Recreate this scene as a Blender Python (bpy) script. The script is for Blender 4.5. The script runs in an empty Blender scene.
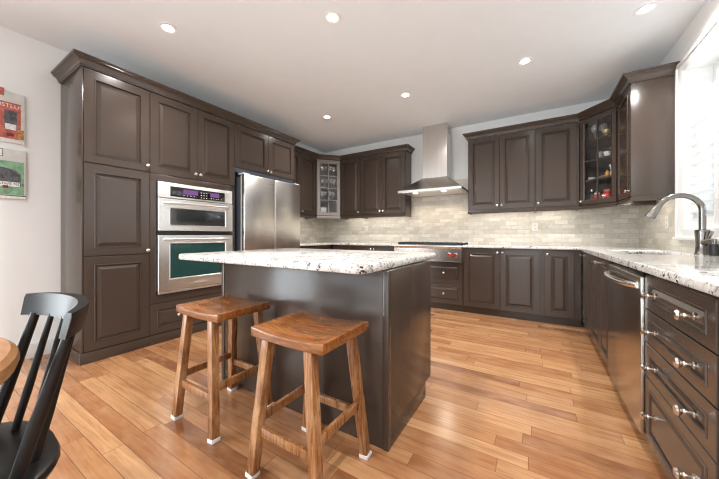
import bpy, bmesh, math, random
from mathutils import Vector, Matrix
random.seed(7)
PI = math.pi
scene = bpy.context.scene
COL = scene.collection

# ------------------------------------------------------------------ camera
H = 1.091
cam_d = bpy.data.cameras.new('camera')
cam_d.sensor_width = 36.0
cam_d.lens = 286.828 / 719 * 36.0
cam_d.shift_y = -4.15 / 719
cam_d.clip_start = 0.02
cam = bpy.data.objects.new('camera', cam_d)
cam.location = (0, 0, H)
cam.rotation_euler = (PI / 2, 0, math.radians(31.508))
COL.objects.link(cam)
scene.camera = cam

# ------------------------------------------------------------------ world, exposure
world = bpy.data.worlds.new('daylight')
scene.world = world
world.use_nodes = True
bg = world.node_tree.nodes['Background']
bg.inputs[0].default_value = (0.86, 0.94, 1.0, 1)
bg.inputs[1].default_value = 1.4
vs = scene.view_settings
vs.view_transform = 'Standard'
vs.look = 'None'
vs.exposure = 1.2
vs.gamma = 1.0
vs.use_curve_mapping = False
try:
    scene.cycles.use_denoising = True
    scene.cycles.denoising_prefilter = 'ACCURATE'
    scene.cycles.filter_width = 1.15
    scene.cycles.max_bounces = 10
    scene.cycles.diffuse_bounces = 5
    scene.cycles.glossy_bounces = 5
    scene.cycles.transparent_max_bounces = 12
    scene.cycles.sample_clamp_indirect = 6.0
    scene.cycles.blur_glossy = 0.6
except Exception:
    pass


def area(name, loc, rot, sx, sy, power, color=(1, 1, 1), parent=None, spread=None):
    l = bpy.data.lights.new(name, 'AREA')
    l.shape = 'RECTANGLE'
    l.size, l.size_y = sx, sy
    l.energy = power
    l.color = color
    if spread:
        l.spread = spread
    o = bpy.data.objects.new(name, l)
    o.location = loc
    o.rotation_euler = rot
    o.parent = parent
    COL.objects.link(o)
    return o


# fill lamps added at the unseen patio doors and side window
area('patio_fill_light', (-1.5, -3.36, 1.25), (-PI / 2, 0, 0), 4.0, 2.2, 118, (0.86, 0.93, 1.0))
area('side_fill_light', (-3.93, -1.75, 1.35), (0, -PI / 2, 0), 1.9, 2.3, 52, (0.90, 0.95, 1.0))

# ------------------------------------------------------------------ measured layout
XL, XLW = -3.248, -3.825          # tall bank front, left wall
YB, YW = 4.207, 4.812             # back base front, back wall
XR, XW = 0.461, 1.095             # right run front, right wall
YU, XU = 4.542, 0.769             # upper fronts (back, right)
ZC = 2.849
ZT, ZG = 0.955, 0.918             # worktop top / underside
ZU0, ZU1, ZUC = 1.414, 1.462, 2.53
YREAR = -3.3


# ------------------------------------------------------------------ material helpers
def new_mat(name):
    m = bpy.data.materials.new(name)
    m.use_nodes = True
    nt = m.node_tree
    b = nt.nodes['Principled BSDF']
    return m, nt, b


def N(nt, t, **kw):
    n = nt.nodes.new(t)
    for k, v in kw.items():
        setattr(n, k, v)
    return n


def L(nt, a, b):
    nt.links.new(a, b)


def math_n(nt, op, a, b=None, c=None):
    n = N(nt, 'ShaderNodeMath', operation=op)
    for i, v in enumerate((a, b, c)):
        if v is None:
            continue
        if isinstance(v, (int, float)):
            n.inputs[i].default_value = v
        else:
            L(nt, v, n.inputs[i])
    return n.outputs[0]


def ramp(nt, fac, stops, interp='LINEAR'):
    n = N(nt, 'ShaderNodeValToRGB')
    n.color_ramp.interpolation = interp
    el = n.color_ramp.elements
    while len(el) < len(stops):
        el.new(0.5)
    for e, (p, c) in zip(el, stops):
        e.position = p
        e.color = (c[0], c[1], c[2], 1) if not isinstance(c, (int, float)) else (c, c, c, 1)
    L(nt, fac, n.inputs[0])
    return n.outputs[0]


def mix(nt, fac, a, b, mode='MIX'):
    n = N(nt, 'ShaderNodeMix', data_type='RGBA', blend_type=mode)
    for idx, v in ((0, fac), (6, a), (7, b)):
        if isinstance(v, (int, float)):
            n.inputs[idx].default_value = v
        elif isinstance(v, tuple):
            n.inputs[idx].default_value = (v[0], v[1], v[2], 1)
        else:
            L(nt, v, n.inputs[idx])
    return n.outputs[2]


def mapped(nt, scale=(1, 1, 1), coord='Object'):
    tc = N(nt, 'ShaderNodeTexCoord')
    mp = N(nt, 'ShaderNodeMapping')
    mp.inputs['Scale'].default_value = scale
    L(nt, tc.outputs[coord], mp.inputs[0])
    return mp.outputs[0]


def noise(nt, vec, scale, detail=4, rough=0.55, dist=0.0):
    n = N(nt, 'ShaderNodeTexNoise')
    n.inputs['Scale'].default_value = scale
    n.inputs['Detail'].default_value = detail
    n.inputs['Roughness'].default_value = rough
    n.inputs['Distortion'].default_value = dist
    if vec is not None:
        L(nt, vec, n.inputs['Vector'])
    return n.outputs['Fac']


def bump(nt, b, h, strength=0.2, dist=0.01):
    n = N(nt, 'ShaderNodeBump')
    n.inputs['Strength'].default_value = strength
    n.inputs['Distance'].default_value = dist
    L(nt, h, n.inputs['Height'])
    L(nt, n.outputs[0], b.inputs['Normal'])


def plain(name, col, rough=0.5, metal=0.0, spec=0.5, coat=0.0, var=0.06, scale=6.0):
    m, nt, b = new_mat(name)
    v = noise(nt, mapped(nt), scale, 3)
    lo = tuple(max(0, c * (1 - var)) for c in col)
    hi = tuple(min(1, c * (1 + var)) for c in col)
    L(nt, ramp(nt, v, [(0.3, lo), (0.7, hi)]), b.inputs['Base Color'])
    b.inputs['Roughness'].default_value = rough
    b.inputs['Metallic'].default_value = metal
    b.inputs['Specular IOR Level'].default_value = spec
    b.inputs['Coat Weight'].default_value = coat
    b.inputs['Coat Roughness'].default_value = 0.12
    return m


def emit(name, col, strength):
    m, nt, b = new_mat(name)
    b.inputs['Base Color'].default_value = (*col, 1)
    b.inputs['Emission Color'].default_value = (*col, 1)
    b.inputs['Emission Strength'].default_value = strength
    return m


def glass_mat(name, tint=(1, 1, 1), refl=0.08, rough=0.02, haze=0.0):
    m = bpy.data.materials.new(name)
    m.use_nodes = True
    nt = m.node_tree
    nt.nodes.clear()
    out = N(nt, 'ShaderNodeOutputMaterial')
    t = N(nt, 'ShaderNodeBsdfTransparent')
    t.inputs[0].default_value = (*tint, 1)
    g = N(nt, 'ShaderNodeBsdfGlossy')
    g.inputs['Roughness'].default_value = rough
    lw = N(nt, 'ShaderNodeLayerWeight')
    lw.inputs[0].default_value = 0.5
    f = math_n(nt, 'ADD', math_n(nt, 'MULTIPLY', math_n(nt, 'POWER', lw.outputs['Facing'], 4.0), 0.8), refl)
    mx = N(nt, 'ShaderNodeMixShader')
    L(nt, f, mx.inputs[0])
    L(nt, t.outputs[0], mx.inputs[1])
    L(nt, g.outputs[0], mx.inputs[2])
    last = mx.outputs[0]
    if haze:
        df = N(nt, 'ShaderNodeBsdfDiffuse')
        df.inputs[0].default_value = (0.85, 0.87, 0.88, 1)
        m2 = N(nt, 'ShaderNodeMixShader')
        m2.inputs[0].default_value = haze
        L(nt, last, m2.inputs[1])
        L(nt, df.outputs[0], m2.inputs[2])
        last = m2.outputs[0]
    L(nt, last, out.inputs[0])
    return m


def cabinet_mat():
    m, nt, b = new_mat('taupe_cabinet_lacquer')
    v = noise(nt, mapped(nt, (1, 1, 1)), 1.3, 1)
    L(nt, ramp(nt, v, [(0.25, (0.060, 0.043, 0.033)), (0.75, (0.071, 0.051, 0.040))]), b.inputs['Base Color'])
    b.inputs['Roughness'].default_value = 0.21
    b.inputs['Specular IOR Level'].default_value = 0.48
    return m


def steel_mat(name, col=(0.62, 0.60, 0.57), rough=0.24, axis='z', wav=0.0):
    m, nt, b = new_mat(name)
    sc = {'z': (60, 60, 0.8), 'y': (60, 0.8, 60), 'x': (0.8, 60, 60)}[axis]
    v = noise(nt, mapped(nt, sc), 1.0, 1)
    L(nt, ramp(nt, v, [(0.3, tuple(c * 0.95 for c in col)), (0.7, tuple(min(1, c * 1.04) for c in col))]), b.inputs['Base Color'])
    b.inputs['Roughness'].default_value = rough
    b.inputs['Metallic'].default_value = 1.0
    return m


def granite_mat():
    m, nt, b = new_mat('speckled_granite')
    co = mapped(nt)
    big = noise(nt, co, 9.0, 6, 0.62, 0.6)
    base = ramp(nt, big, [(0.32, (0.46, 0.43, 0.39)), (0.46, (0.66, 0.64, 0.60)), (0.60, (0.78, 0.77, 0.74))])
    vein = noise(nt, co, 26.0, 6, 0.7, 1.0)
    c1 = mix(nt, ramp(nt, vein, [(0.56, 0.0), (0.66, 0.7)]), base, (0.36, 0.33, 0.30))
    vo = N(nt, 'ShaderNodeTexVoronoi')
    vo.inputs['Scale'].default_value = 120.0
    L(nt, co, vo.inputs['Vector'])
    sep = N(nt, 'ShaderNodeSeparateColor')
    L(nt, vo.outputs['Color'], sep.inputs[0])
    spk = math_n(nt, 'MULTIPLY', ramp(nt, sep.outputs[0], [(0.56, 0.0), (0.60, 1.0)]), ramp(nt, noise(nt, co, 20.0, 3), [(0.53, 0.0), (0.61, 1.0)]))
    c2 = mix(nt, spk, c1, (0.018, 0.015, 0.014))
    fle = ramp(nt, sep.outputs[1], [(0.92, 0.0), (0.95, 0.7)])
    c3 = mix(nt, fle, c2, (0.22, 0.15, 0.10))
    wh = ramp(nt, sep.outputs[2], [(0.74, 0.0), (0.8, 0.5)])
    c4 = mix(nt, wh, c3, (0.84, 0.83, 0.81))
    L(nt, c4, b.inputs['Base Color'])
    b.inputs['Roughness'].default_value = 0.10
    b.inputs['Specular IOR Level'].default_value = 0.6
    b.inputs['Coat Weight'].default_value = 0.25
    b.inputs['Coat Roughness'].default_value = 0.05
    return m


def floor_mat():
    m, nt, b = new_mat('oak_plank_floor')
    tc = N(nt, 'ShaderNodeTexCoord')
    sp = N(nt, 'ShaderNodeSeparateXYZ')
    L(nt, tc.outputs['Object'], sp.inputs[0])
    W, LN = 0.091, 1.05
    yy = math_n(nt, 'DIVIDE', sp.outputs[1], W)
    row = math_n(nt, 'FLOOR', yy)
    wn = N(nt, 'ShaderNodeTexWhiteNoise', noise_dimensions='1D')
    L(nt, row, wn.inputs['W'])
    off = math_n(nt, 'MULTIPLY', wn.outputs['Value'], 7.3)
    xx = math_n(nt, 'ADD', math_n(nt, 'DIVIDE', sp.outputs[0], LN), off)
    col = math_n(nt, 'FLOOR', xx)
    cmb = N(nt, 'ShaderNodeCombineXYZ')
    L(nt, row, cmb.inputs[0])
    L(nt, col, cmb.inputs[1])
    wn2 = N(nt, 'ShaderNodeTexWhiteNoise', noise_dimensions='2D')
    L(nt, cmb.outputs[0], wn2.inputs['Vector'])
    tone = ramp(nt, wn2.outputs['Value'], [(0.0, (0.20, 0.072, 0.028)), (0.25, (0.34, 0.145, 0.060)), (0.7, (0.45, 0.220, 0.095)), (1.0, (0.57, 0.315, 0.150))])
    # grain, shifted per plank
    sh = N(nt, 'ShaderNodeVectorMath', operation='SCALE')
    L(nt, wn2.outputs['Color'], sh.inputs[0])
    sh.inputs['Scale'].default_value = 13.0
    ad = N(nt, 'ShaderNodeVectorMath', operation='ADD')
    L(nt, tc.outputs['Object'], ad.inputs[0])
    L(nt, sh.outputs[0], ad.inputs[1])
    mp = N(nt, 'ShaderNodeMapping')
    mp.inputs['Scale'].default_value = (1.6, 26, 1)
    L(nt, ad.outputs[0], mp.inputs[0])
    g = noise(nt, mp.outputs[0], 1.6, 6, 0.6, 0.8)
    c = mix(nt, ramp(nt, g, [(0.38, 0.0), (0.72, 0.75)]), tone, (0.23, 0.088, 0.033))
    mp2 = N(nt, 'ShaderNodeMapping')
    mp2.inputs['Scale'].default_value = (3.5, 9, 1)
    L(nt, ad.outputs[0], mp2.inputs[0])
    g2 = noise(nt, mp2.outputs[0], 1.3, 3)
    c = mix(nt, ramp(nt, g2, [(0.4, 0.0), (0.75, 0.4)]), c, (0.60, 0.36, 0.19))
    fy = math_n(nt, 'FRACT', yy)
    fx = math_n(nt, 'FRACT', xx)
    gy = math_n(nt, 'LESS_THAN', math_n(nt, 'MINIMUM', fy, math_n(nt, 'SUBTRACT', 1.0, fy)), 0.017)
    gx = math_n(nt, 'LESS_THAN', math_n(nt, 'MINIMUM', fx, math_n(nt, 'SUBTRACT', 1.0, fx)), 0.0016)
    gap = math_n(nt, 'MAXIMUM', gy, gx)
    c = mix(nt, math_n(nt, 'MULTIPLY', gap, 0.75), c, (0.13, 0.055, 0.022))
    L(nt, c, b.inputs['Base Color'])
    L(nt, ramp(nt, g, [(0.2, 0.17), (0.8, 0.27)]), b.inputs['Roughness'])
    b.inputs['Specular IOR Level'].default_value = 0.6
    b.inputs['Coat Weight'].default_value = 0.4
    b.inputs['Coat Roughness'].default_value = 0.16
    hgt = math_n(nt, 'SUBTRACT', math_n(nt, 'MULTIPLY', g, 0.15), gap)
    bump(nt, b, hgt, 0.25, 0.003)
    return m


def tile_mat(name, a):
    """tumbled stone subway tile on a wall; a = 0 for a wall along x, 1 for a wall along y"""
    m, nt, b = new_mat(name)
    tc = N(nt, 'ShaderNodeTexCoord')
    sp = N(nt, 'ShaderNodeSeparateXYZ')
    L(nt, tc.outputs['Object'], sp.inputs[0])
    cb = N(nt, 'ShaderNodeCombineXYZ')
    L(nt, sp.outputs[a], cb.inputs[0])
    L(nt, sp.outputs[2], cb.inputs[1])
    br = N(nt, 'ShaderNodeTexBrick')
    br.inputs['Scale'].default_value = 1.0
    br.inputs['Brick Width'].default_value = 0.152
    br.inputs['Row Height'].default_value = 0.062
    br.inputs['Mortar Size'].default_value = 0.0032
    br.inputs['Mortar Smooth'].default_value = 0.25
    br.inputs['Bias'].default_value = 0.0
    br.inputs['Color1'].default_value = (0.56, 0.51, 0.43, 1)
    br.inputs['Color2'].default_value = (0.77, 0.73, 0.65, 1)
    br.inputs['Mortar'].default_value = (0.55, 0.50, 0.43, 1)
    L(nt, cb.outputs[0], br.inputs['Vector'])
    st = N(nt, 'ShaderNodeMapping')
    st.inputs['Scale'].default_value = (1, 2.6, 1)
    L(nt, cb.outputs[0], st.inputs[0])
    n1 = noise(nt, st.outputs[0], 9.0, 5, 0.6, 0.5)
    c = mix(nt, ramp(nt, n1, [(0.35, 0.0), (0.75, 0.5)]), br.outputs['Color'], (0.46, 0.43, 0.37))
    n2 = noise(nt, cb.outputs[0], 22.0, 3)
    c = mix(nt, ramp(nt, n2, [(0.5, 0.0), (0.8, 0.45)]), c, (0.80, 0.77, 0.71))
    L(nt, c, b.inputs['Base Color'])
    b.inputs['Roughness'].default_value = 0.42
    h = math_n(nt, 'SUBTRACT', math_n(nt, 'MULTIPLY', n1, 0.35), br.outputs['Fac'])
    bump(nt, b, h, 0.45, 0.006)
    return m


def wood_mat(name, dark, mid, light, scale, rough=0.28, worn=0.5, coat=0.3):
    m, nt, b = new_mat(name)
    co = mapped(nt, scale)
    g = noise(nt, co, 1.6, 7, 0.62, 1.4)
    c = ramp(nt, g, [(0.25, dark), (0.5, mid), (0.78, light)])
    w = noise(nt, mapped(nt, (6, 6, 3)), 1.6, 5, 0.6, 0.5)
    c = mix(nt, ramp(nt, w, [(0.56, 0.0), (0.72, worn)]), c, light)
    c = mix(nt, ramp(nt, noise(nt, mapped(nt, (5, 5, 4)), 2.3, 4), [(0.55, 0.0), (0.75, 0.5)]), c, dark)
    L(nt, c, b.inputs['Base Color'])
    L(nt, ramp(nt, g, [(0.2, rough * 0.8), (0.8, rough * 1.3)]), b.inputs['Roughness'])
    b.inputs['Coat Weight'].default_value = coat
    b.inputs['Coat Roughness'].default_value = 0.15
    bump(nt, b, g, 0.12, 0.003)
    return m


M = {}
M['cab'] = cabinet_mat()
M['cab_in'] = plain('cabinet_interior', (0.16, 0.135, 0.12), 0.5)
M['pewter'] = plain('pewter_painted_door', (0.30, 0.275, 0.25), 0.28, spec=0.6)
M['gap'] = plain('shadow_gap_board', (0.03, 0.024, 0.02), 0.6)
M['nickel'] = plain('brushed_nickel', (0.72, 0.68, 0.62), 0.22, 1.0)
M['steel'] = steel_mat('brushed_steel', (0.66, 0.64, 0.61), 0.22, 'z')
M['steel_h'] = steel_mat('brushed_steel_horizontal', (0.86, 0.85, 0.83), 0.36, 'y')
M['steel_f'] = steel_mat('fridge_steel', (0.90, 0.88, 0.85), 0.27, 'y', 0.06)
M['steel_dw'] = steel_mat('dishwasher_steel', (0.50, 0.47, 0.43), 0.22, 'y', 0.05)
M['steel_dark'] = steel_mat('dark_bowl_steel', (0.30, 0.29, 0.28), 0.3, 'x')
M['faucet'] = plain('brushed_dark_nickel', (0.24, 0.225, 0.21), 0.24, 1.0)
M['wall'] = plain('warm_white_paint', (0.82, 0.825, 0.82), 0.75, var=0.01)
M['ceil'] = plain('ceiling_white_paint', (0.775, 0.80, 0.82), 0.8, var=0.01)
M['white'] = plain('white_trim_paint', (0.80, 0.80, 0.79), 0.35, var=0.01)
M['granite'] = granite_mat()
M['floor'] = floor_mat()
M['tile_x'] = tile_mat('stone_tile_back', 0)
M['tile_y'] = tile_mat('stone_tile_side', 1)
M['glass'] = glass_mat('clear_pane', (0.96, 0.97, 0.97), 0.06)
M['crystal'] = glass_mat('drinking_glass', (0.84, 0.87, 0.89), 0.22, 0.05, 0.20)
M['stool_seat'] = wood_mat('stool_seat_wood', (0.075, 0.022, 0.006), (0.23, 0.080, 0.021), (0.42, 0.18, 0.055), (3, 22, 22), 0.20, 0.4)
M['stool_leg'] = wood_mat('stool_leg_wood', (0.11, 0.040, 0.012), (0.30, 0.125, 0.042), (0.60, 0.36, 0.18), (26, 26, 2.5), 0.28, 0.8)
M['felt'] = plain('white_felt_pad', (0.78, 0.76, 0.73), 0.9)
M['black_wood'] = plain('black_satin_wood', (0.012, 0.010, 0.009), 0.34, spec=0.3)
M['table'] = wood_mat('table_wood', (0.20, 0.085, 0.03), (0.36, 0.17, 0.065), (0.48, 0.25, 0.10), (3, 26, 26), 0.3, 0.2)
M['black'] = plain('black_enamel', (0.012, 0.012, 0.012), 0.35)
M['black_glass'] = plain('black_control_glass', (0.010, 0.010, 0.012), 0.06, spec=0.7)
M['oven_glass'] = plain('tinted_oven_glass', (0.030, 0.034, 0.036), 0.05, spec=0.9)
M['teal_glass'] = plain('teal_oven_glass', (0.022, 0.066, 0.062), 0.10, spec=0.7)
M['purple'] = emit('purple_display', (0.10, 0.035, 0.15), 0.30)
M['case'] = plain('blue_grey_fridge_case', (0.055, 0.065, 0.085), 0.4)
M['gasket'] = plain('pale_gasket', (0.62, 0.62, 0.62), 0.5)
M['red'] = plain('red_knob', (0.33, 0.012, 0.010), 0.2, coat=0.4)
M['lamp'] = emit('lamp_lens', (1.0, 0.93, 0.82), 12.0)
M['hood_lamp'] = emit('hood_lamp_lens', (1.0, 0.88, 0.68), 7.0)
M['plastic'] = plain('white_plastic', (0.74, 0.72, 0.68), 0.35)
M['slot'] = plain('outlet_slot', (0.10, 0.09, 0.08), 0.5)
M['canvas'] = plain('pale_canvas', (0.70, 0.68, 0.64), 0.8, var=0.10, scale=14)
M['paint_red'] = plain('painted_red', (0.46, 0.12, 0.09), 0.7, var=0.35, scale=30)
M['paint_green'] = plain('painted_green', (0.20, 0.36, 0.22), 0.7, var=0.35, scale=30)
M['paint_dark'] = plain('painted_charcoal', (0.085, 0.09, 0.10), 0.6, var=0.6, scale=40)
M['paint_orange'] = plain('painted_ochre', (0.45, 0.22, 0.08), 0.7, var=0.5, scale=60)
M['paint_maroon'] = plain('painted_maroon', (0.17, 0.025, 0.022), 0.7)
M['paint_white'] = plain('painted_white', (0.72, 0.72, 0.71), 0.7, var=0.2, scale=50)
M['gold'] = plain('gold_glaze', (0.62, 0.44, 0.20), 0.3, 0.6)
M['china'] = plain('white_china', (0.78, 0.77, 0.74), 0.25)
M['jar_red'] = plain('red_jar_label', (0.50, 0.035, 0.03), 0.4)
M['jar_dark'] = plain('dark_bottle_glass', (0.02, 0.02, 0.025), 0.12)
M['jar_green'] = plain('green_bottle_glass', (0.02, 0.20, 0.07), 0.15)
M['orange'] = plain('orange_ceramic', (0.55, 0.22, 0.05), 0.4)
M['tan'] = plain('tan_paper', (0.48, 0.42, 0.33), 0.6)
M['patio'] = plain('patio_paving', (0.42, 0.40, 0.37), 0.9)


# ------------------------------------------------------------------ mesh helpers
class MB:
    def __init__(self):
        self.bm = bmesh.new()

    def box(self, x0, x1, y0, y1, z0, z1, bev=0.0, seg=2):
        r = bmesh.ops.create_cube(self.bm, size=1.0)
        vs = r['verts']
        for v in vs:
            v.co = Vector(((x0 + x1) / 2 + v.co.x * (x1 - x0), (y0 + y1) / 2 + v.co.y * (y1 - y0), (z0 + z1) / 2 + v.co.z * (z1 - z0)))
        if bev:
            es = list({e for v in vs for e in v.link_edges})
            bmesh.ops.bevel(self.bm, geom=es, offset=bev, segments=seg, affect='EDGES', profile=0.5)
        return self

    def loft(self, rings, cap0=True, cap1=True, closed=True):
        rs = [[self.bm.verts.new(p) for p in r] for r in rings]
        n = len(rs[0])
        for a, b in zip(rs, rs[1:]):
            for i in range(n if closed else n - 1):
                j = (i + 1) % n
                try:
                    self.bm.faces.new((a[i], a[j], b[j], b[i]))
                except ValueError:
                    pass
        if cap0:
            self.bm.faces.new(list(reversed(rs[0])))
        if cap1:
            self.bm.faces.new(rs[-1])
        return self

    def lathe(self, prof, origin=(0, 0, 0), axis='z', n=20, cap0=True, cap1=True):
        """prof: (r, t) along axis"""
        ox, oy, oz = origin
        rings = []
        for r, t in prof:
            r = max(r, 1e-4)
            ring = []
            for k in range(n):
                a = 2 * PI * k / n
                c, s = math.cos(a) * r, math.sin(a) * r
                if axis == 'z':
                    ring.append((ox + c, oy + s, oz + t))
                elif axis == 'y':
                    ring.append((ox + c, oy + t, oz + s))
                else:
                    ring.append((ox + t, oy + c, oz + s))
            rings.append(ring)
        return self.loft(rings, cap0, cap1)

    def tube(self, pts, rad, n=12):
        pts = [Vector(p) for p in pts]
        rad = rad if isinstance(rad, (list, tuple)) else [rad] * len(pts)
        up = Vector((0, 0, 1)) if abs((pts[-1] - pts[0]).normalized().z) < 0.9 else Vector((0, 1, 0))
        rings = []
        for i, p in enumerate(pts):
            t = (pts[min(i + 1, len(pts) - 1)] - pts[max(i - 1, 0)]).normalized()
            a = t.cross(up)
            if a.length < 1e-4:
                a = t.cross(Vector((1, 0, 0)))
            a.normalize()
            b = t.cross(a)
            up = b
            up = -up if up.dot(Vector((0, 0, 1))) < 0 and False else up
            up = a.cross(t)
            rings.append([p + a * math.cos(2 * PI * k / n) * rad[i] + up * math.sin(2 * PI * k / n) * rad[i] for k in range(n)])
        return self.loft(rings)

    def bar(self, p0, p1, w, d=None, bev=0.003, up=(0, 1, 0)):
        """square section bar between two points"""
        d = d or w
        p0, p1 = Vector(p0), Vector(p1)
        t = (p1 - p0).normalized()
        u = Vector(up)
        a = t.cross(u).normalized()
        b = a.cross(t)
        n0 = len(self.bm.verts)
        before = set(self.bm.verts)
        self.loft([[p + a * sx * w / 2 + b * sy * d / 2 for sx, sy in ((-1, -1), (1, -1), (1, 1), (-1, 1))] for p in (p0, p1)])
        if bev:
            vs = [v for v in self.bm.verts if v not in before]
            es = list({e for v in vs for e in v.link_edges})
            bmesh.ops.bevel(self.bm, geom=es, offset=bev, segments=2, affect='EDGES', profile=0.5)
        return self

    def cells(self, xs, ys, mask, z0, z1, bev=0.0, corner=0.0):
        """slab made of grid cells (mask[i][j] for xs[i], ys[j])"""
        bm = self.bm
        V = {}

        def v(i, j, k):
            if (i, j, k) not in V:
                V[(i, j, k)] = bm.verts.new((xs[i], ys[j], z1 if k else z0))
            return V[(i, j, k)]
        nx, ny = len(xs) - 1, len(ys) - 1
        on = lambda i, j: 0 <= i < nx and 0 <= j < ny and mask[i][j]
        side_v, top_e = [], []
        for i in range(nx):
            for j in range(ny):
                if not on(i, j):
                    continue
                bm.faces.new((v(i, j, 1), v(i + 1, j, 1), v(i + 1, j + 1, 1), v(i, j + 1, 1)))
                bm.faces.new((v(i, j, 0), v(i, j + 1, 0), v(i + 1, j + 1, 0), v(i + 1, j, 0)))
                for (di, dj, a, b) in ((0, -1, (i, j), (i + 1, j)), (1, 0, (i + 1, j), (i + 1, j + 1)), (0, 1, (i + 1, j + 1), (i, j + 1)), (-1, 0, (i, j + 1), (i, j))):
                    if not on(i + di, j + dj):
                        f = bm.faces.new((v(*a, 0), v(*b, 0), v(*b, 1), v(*a, 1)))
                        top_e.append((a, b))
        bm.edges.ensure_lookup_table()
        if bev:
            es = []
            for a, b in top_e:
                for k in (0, 1):
                    e = bm.edges.get((V[(*a, k)], V[(*b, k)]))
                    if e:
                        es.append(e)
            bmesh.ops.bevel(bm, geom=es, offset=bev, segments=3, affect='EDGES', profile=0.5)
        return self

    def build(self, name, mat, parent=None, loc=None, smooth=0.6, rot=None):
        bm = self.bm
        bmesh.ops.recalc_face_normals(bm, faces=bm.faces)
        for f in bm.faces:
            f.smooth = True
        for e in bm.edges:
            if len(e.link_faces) != 2 or e.calc_face_angle(0) > smooth:
                e.smooth = False
        me = bpy.data.meshes.new(name)
        bm.to_mesh(me)
        bm.free()
        me.materials.append(mat)
        o = bpy.data.objects.new(name, me)
        o.parent = parent
        if loc:
            o.location = loc
        if rot:
            o.rotation_euler = rot
        COL.objects.link(o)
        return o


def tag(o, label=None, cat=None, group=None, kind=None):
    if label:
        o['label'] = label
    if cat:
        o['category'] = cat
    if group:
        o['group'] = group
    if kind:
        o['kind'] = kind
    return o


def thing(name, label, cat, loc=(0, 0, 0), rz=0.0, group=None, kind=None):
    o = bpy.data.objects.new(name, None)
    o.empty_display_size = 0.1
    o.location = loc
    o.rotation_euler = (0, 0, rz)
    COL.objects.link(o)
    return tag(o, label, cat, group, kind)


def struct(name, mb, mat, parent=None):
    return tag(mb.build(name, mat, parent), kind='structure')


def copy_thing(root, loc, rz=None, label=None):
    r = root.copy()
    COL.objects.link(r)
    r.location = loc
    if rz is not None:
        r.rotation_euler = (0, 0, rz)
    if label:
        r['label'] = label
    for ch in list(root.children):
        c = ch.copy()
        COL.objects.link(c)
        c.parent = r
        for g in list(ch.children):
            d = g.copy()
            COL.objects.link(d)
            d.parent = c
    return r


# ------------------------------------------------------------------ room shell
struct('floor', MB().box(XLW - 0.15, XW + 0.2, YREAR - 0.15, YW + 0.15, -0.1, 0), M['floor'])
struct('ceiling', MB().box(XLW - 0.15, XW + 0.2, YREAR - 0.15, YW + 0.15, ZC, ZC + 0.1), M['ceil'])
LY0, LY1, LZ0, LZ1 = -2.95, -0.55, 0.35, 2.35
w = MB()
w.box(XLW - 0.15, XLW, YREAR - 0.15, LY0, 0, ZC)
w.box(XLW - 0.15, XLW, LY1, YW + 0.15, 0, ZC)
w.box(XLW - 0.15, XLW, LY0, LY1, 0, LZ0)
w.box(XLW - 0.15, XLW, LY0, LY1, LZ1, ZC)
struct('wall_left', w, M['wall'])
lw_ = tag(bpy.data.objects.new('added_side_window', None), kind='structure')  # unseen side window, added to let more daylight in
COL.objects.link(lw_)
w = MB()
for y in (LY0 + 0.03, (LY0 + LY1) / 2, LY1 - 0.03):
    w.box(XLW - 0.09, XLW - 0.03, y - 0.028, y + 0.028, LZ0 + 0.061, LZ1 - 0.061)
for z in (LZ0 + 0.031, LZ1 - 0.031):
    w.box(XLW - 0.09, XLW - 0.03, LY0 + 0.001, LY1 - 0.001, z - 0.029, z + 0.029)
tag(w.build('window_frame', M['white'], lw_), kind='structure')
tag(MB().box(XLW - 0.062, XLW - 0.058, LY0 + 0.04, LY1 - 0.04, LZ0 + 0.04, LZ1 - 0.04).build('window_glass', M['glass'], lw_), kind='structure')
struct('wall_back', MB().box(XLW, XW, YW, YW + 0.15, 0, ZC), M['wall'])
# right wall with the window opening
WY0, WY1, WZ0, WZ1 = 1.86, 3.535, 1.135, 2.50
w = MB()
w.box(XW, XW + 0.2, YREAR - 0.15, WY0, 0, ZC)
w.box(XW, XW + 0.2, WY1, YW + 0.15, 0, ZC)
w.box(XW, XW + 0.2, WY0, WY1, 0, WZ0)
w.box(XW, XW + 0.2, WY0, WY1, WZ1, ZC)
struct('wall_right', w, M['wall'])
# rear wall, with unseen patio doors added to bring in daylight
PX0, PX1, PZ = -3.5, 0.5, 2.35
w = MB()
w.box(XLW, PX0, YREAR - 0.15, YREAR, 0, ZC)
w.box(PX1, XW, YREAR - 0.15, YREAR, 0, ZC)
w.box(PX0, PX1, YREAR - 0.15, YREAR, PZ, ZC)
struct('wall_rear', w, M['wall'])
dr = tag(bpy.data.objects.new('added_patio_door', None), kind='structure')
COL.objects.link(dr)
d = MB()
for k in range(5):
    x = PX0 + 0.03 + (PX1 - PX0 - 0.06) * k / 4
    d.box(x - 0.03, x + 0.03, YREAR - 0.10, YREAR - 0.04, 0.0, PZ)
d.box(PX0 + 0.06, PX1 - 0.06, YREAR - 0.10, YREAR - 0.04, PZ - 0.07, PZ)
d.box(PX0 + 0.06, PX1 - 0.06, YREAR - 0.10, YREAR - 0.04, 0.0, 0.07)
tag(d.build('door_frame', M['white'], dr), kind='structure')
tag(MB().box(PX0 + 0.05, PX1 - 0.05, YREAR - 0.073, YREAR - 0.067, 0.05, PZ - 0.05).build('door_glass', M['glass'], dr), kind='structure')

b_ = MB()
b_.box(XLW, XLW + 0.014, YREAR, 0.84, 0, 0.13, 0.004)
struct('baseboard_left', b_, M['white'])
b_ = MB()
b_.box(XW - 0.014, XW, YREAR, 0.55, 0, 0.13, 0.004)
struct('baseboard_right', b_, M['white'])

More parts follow.
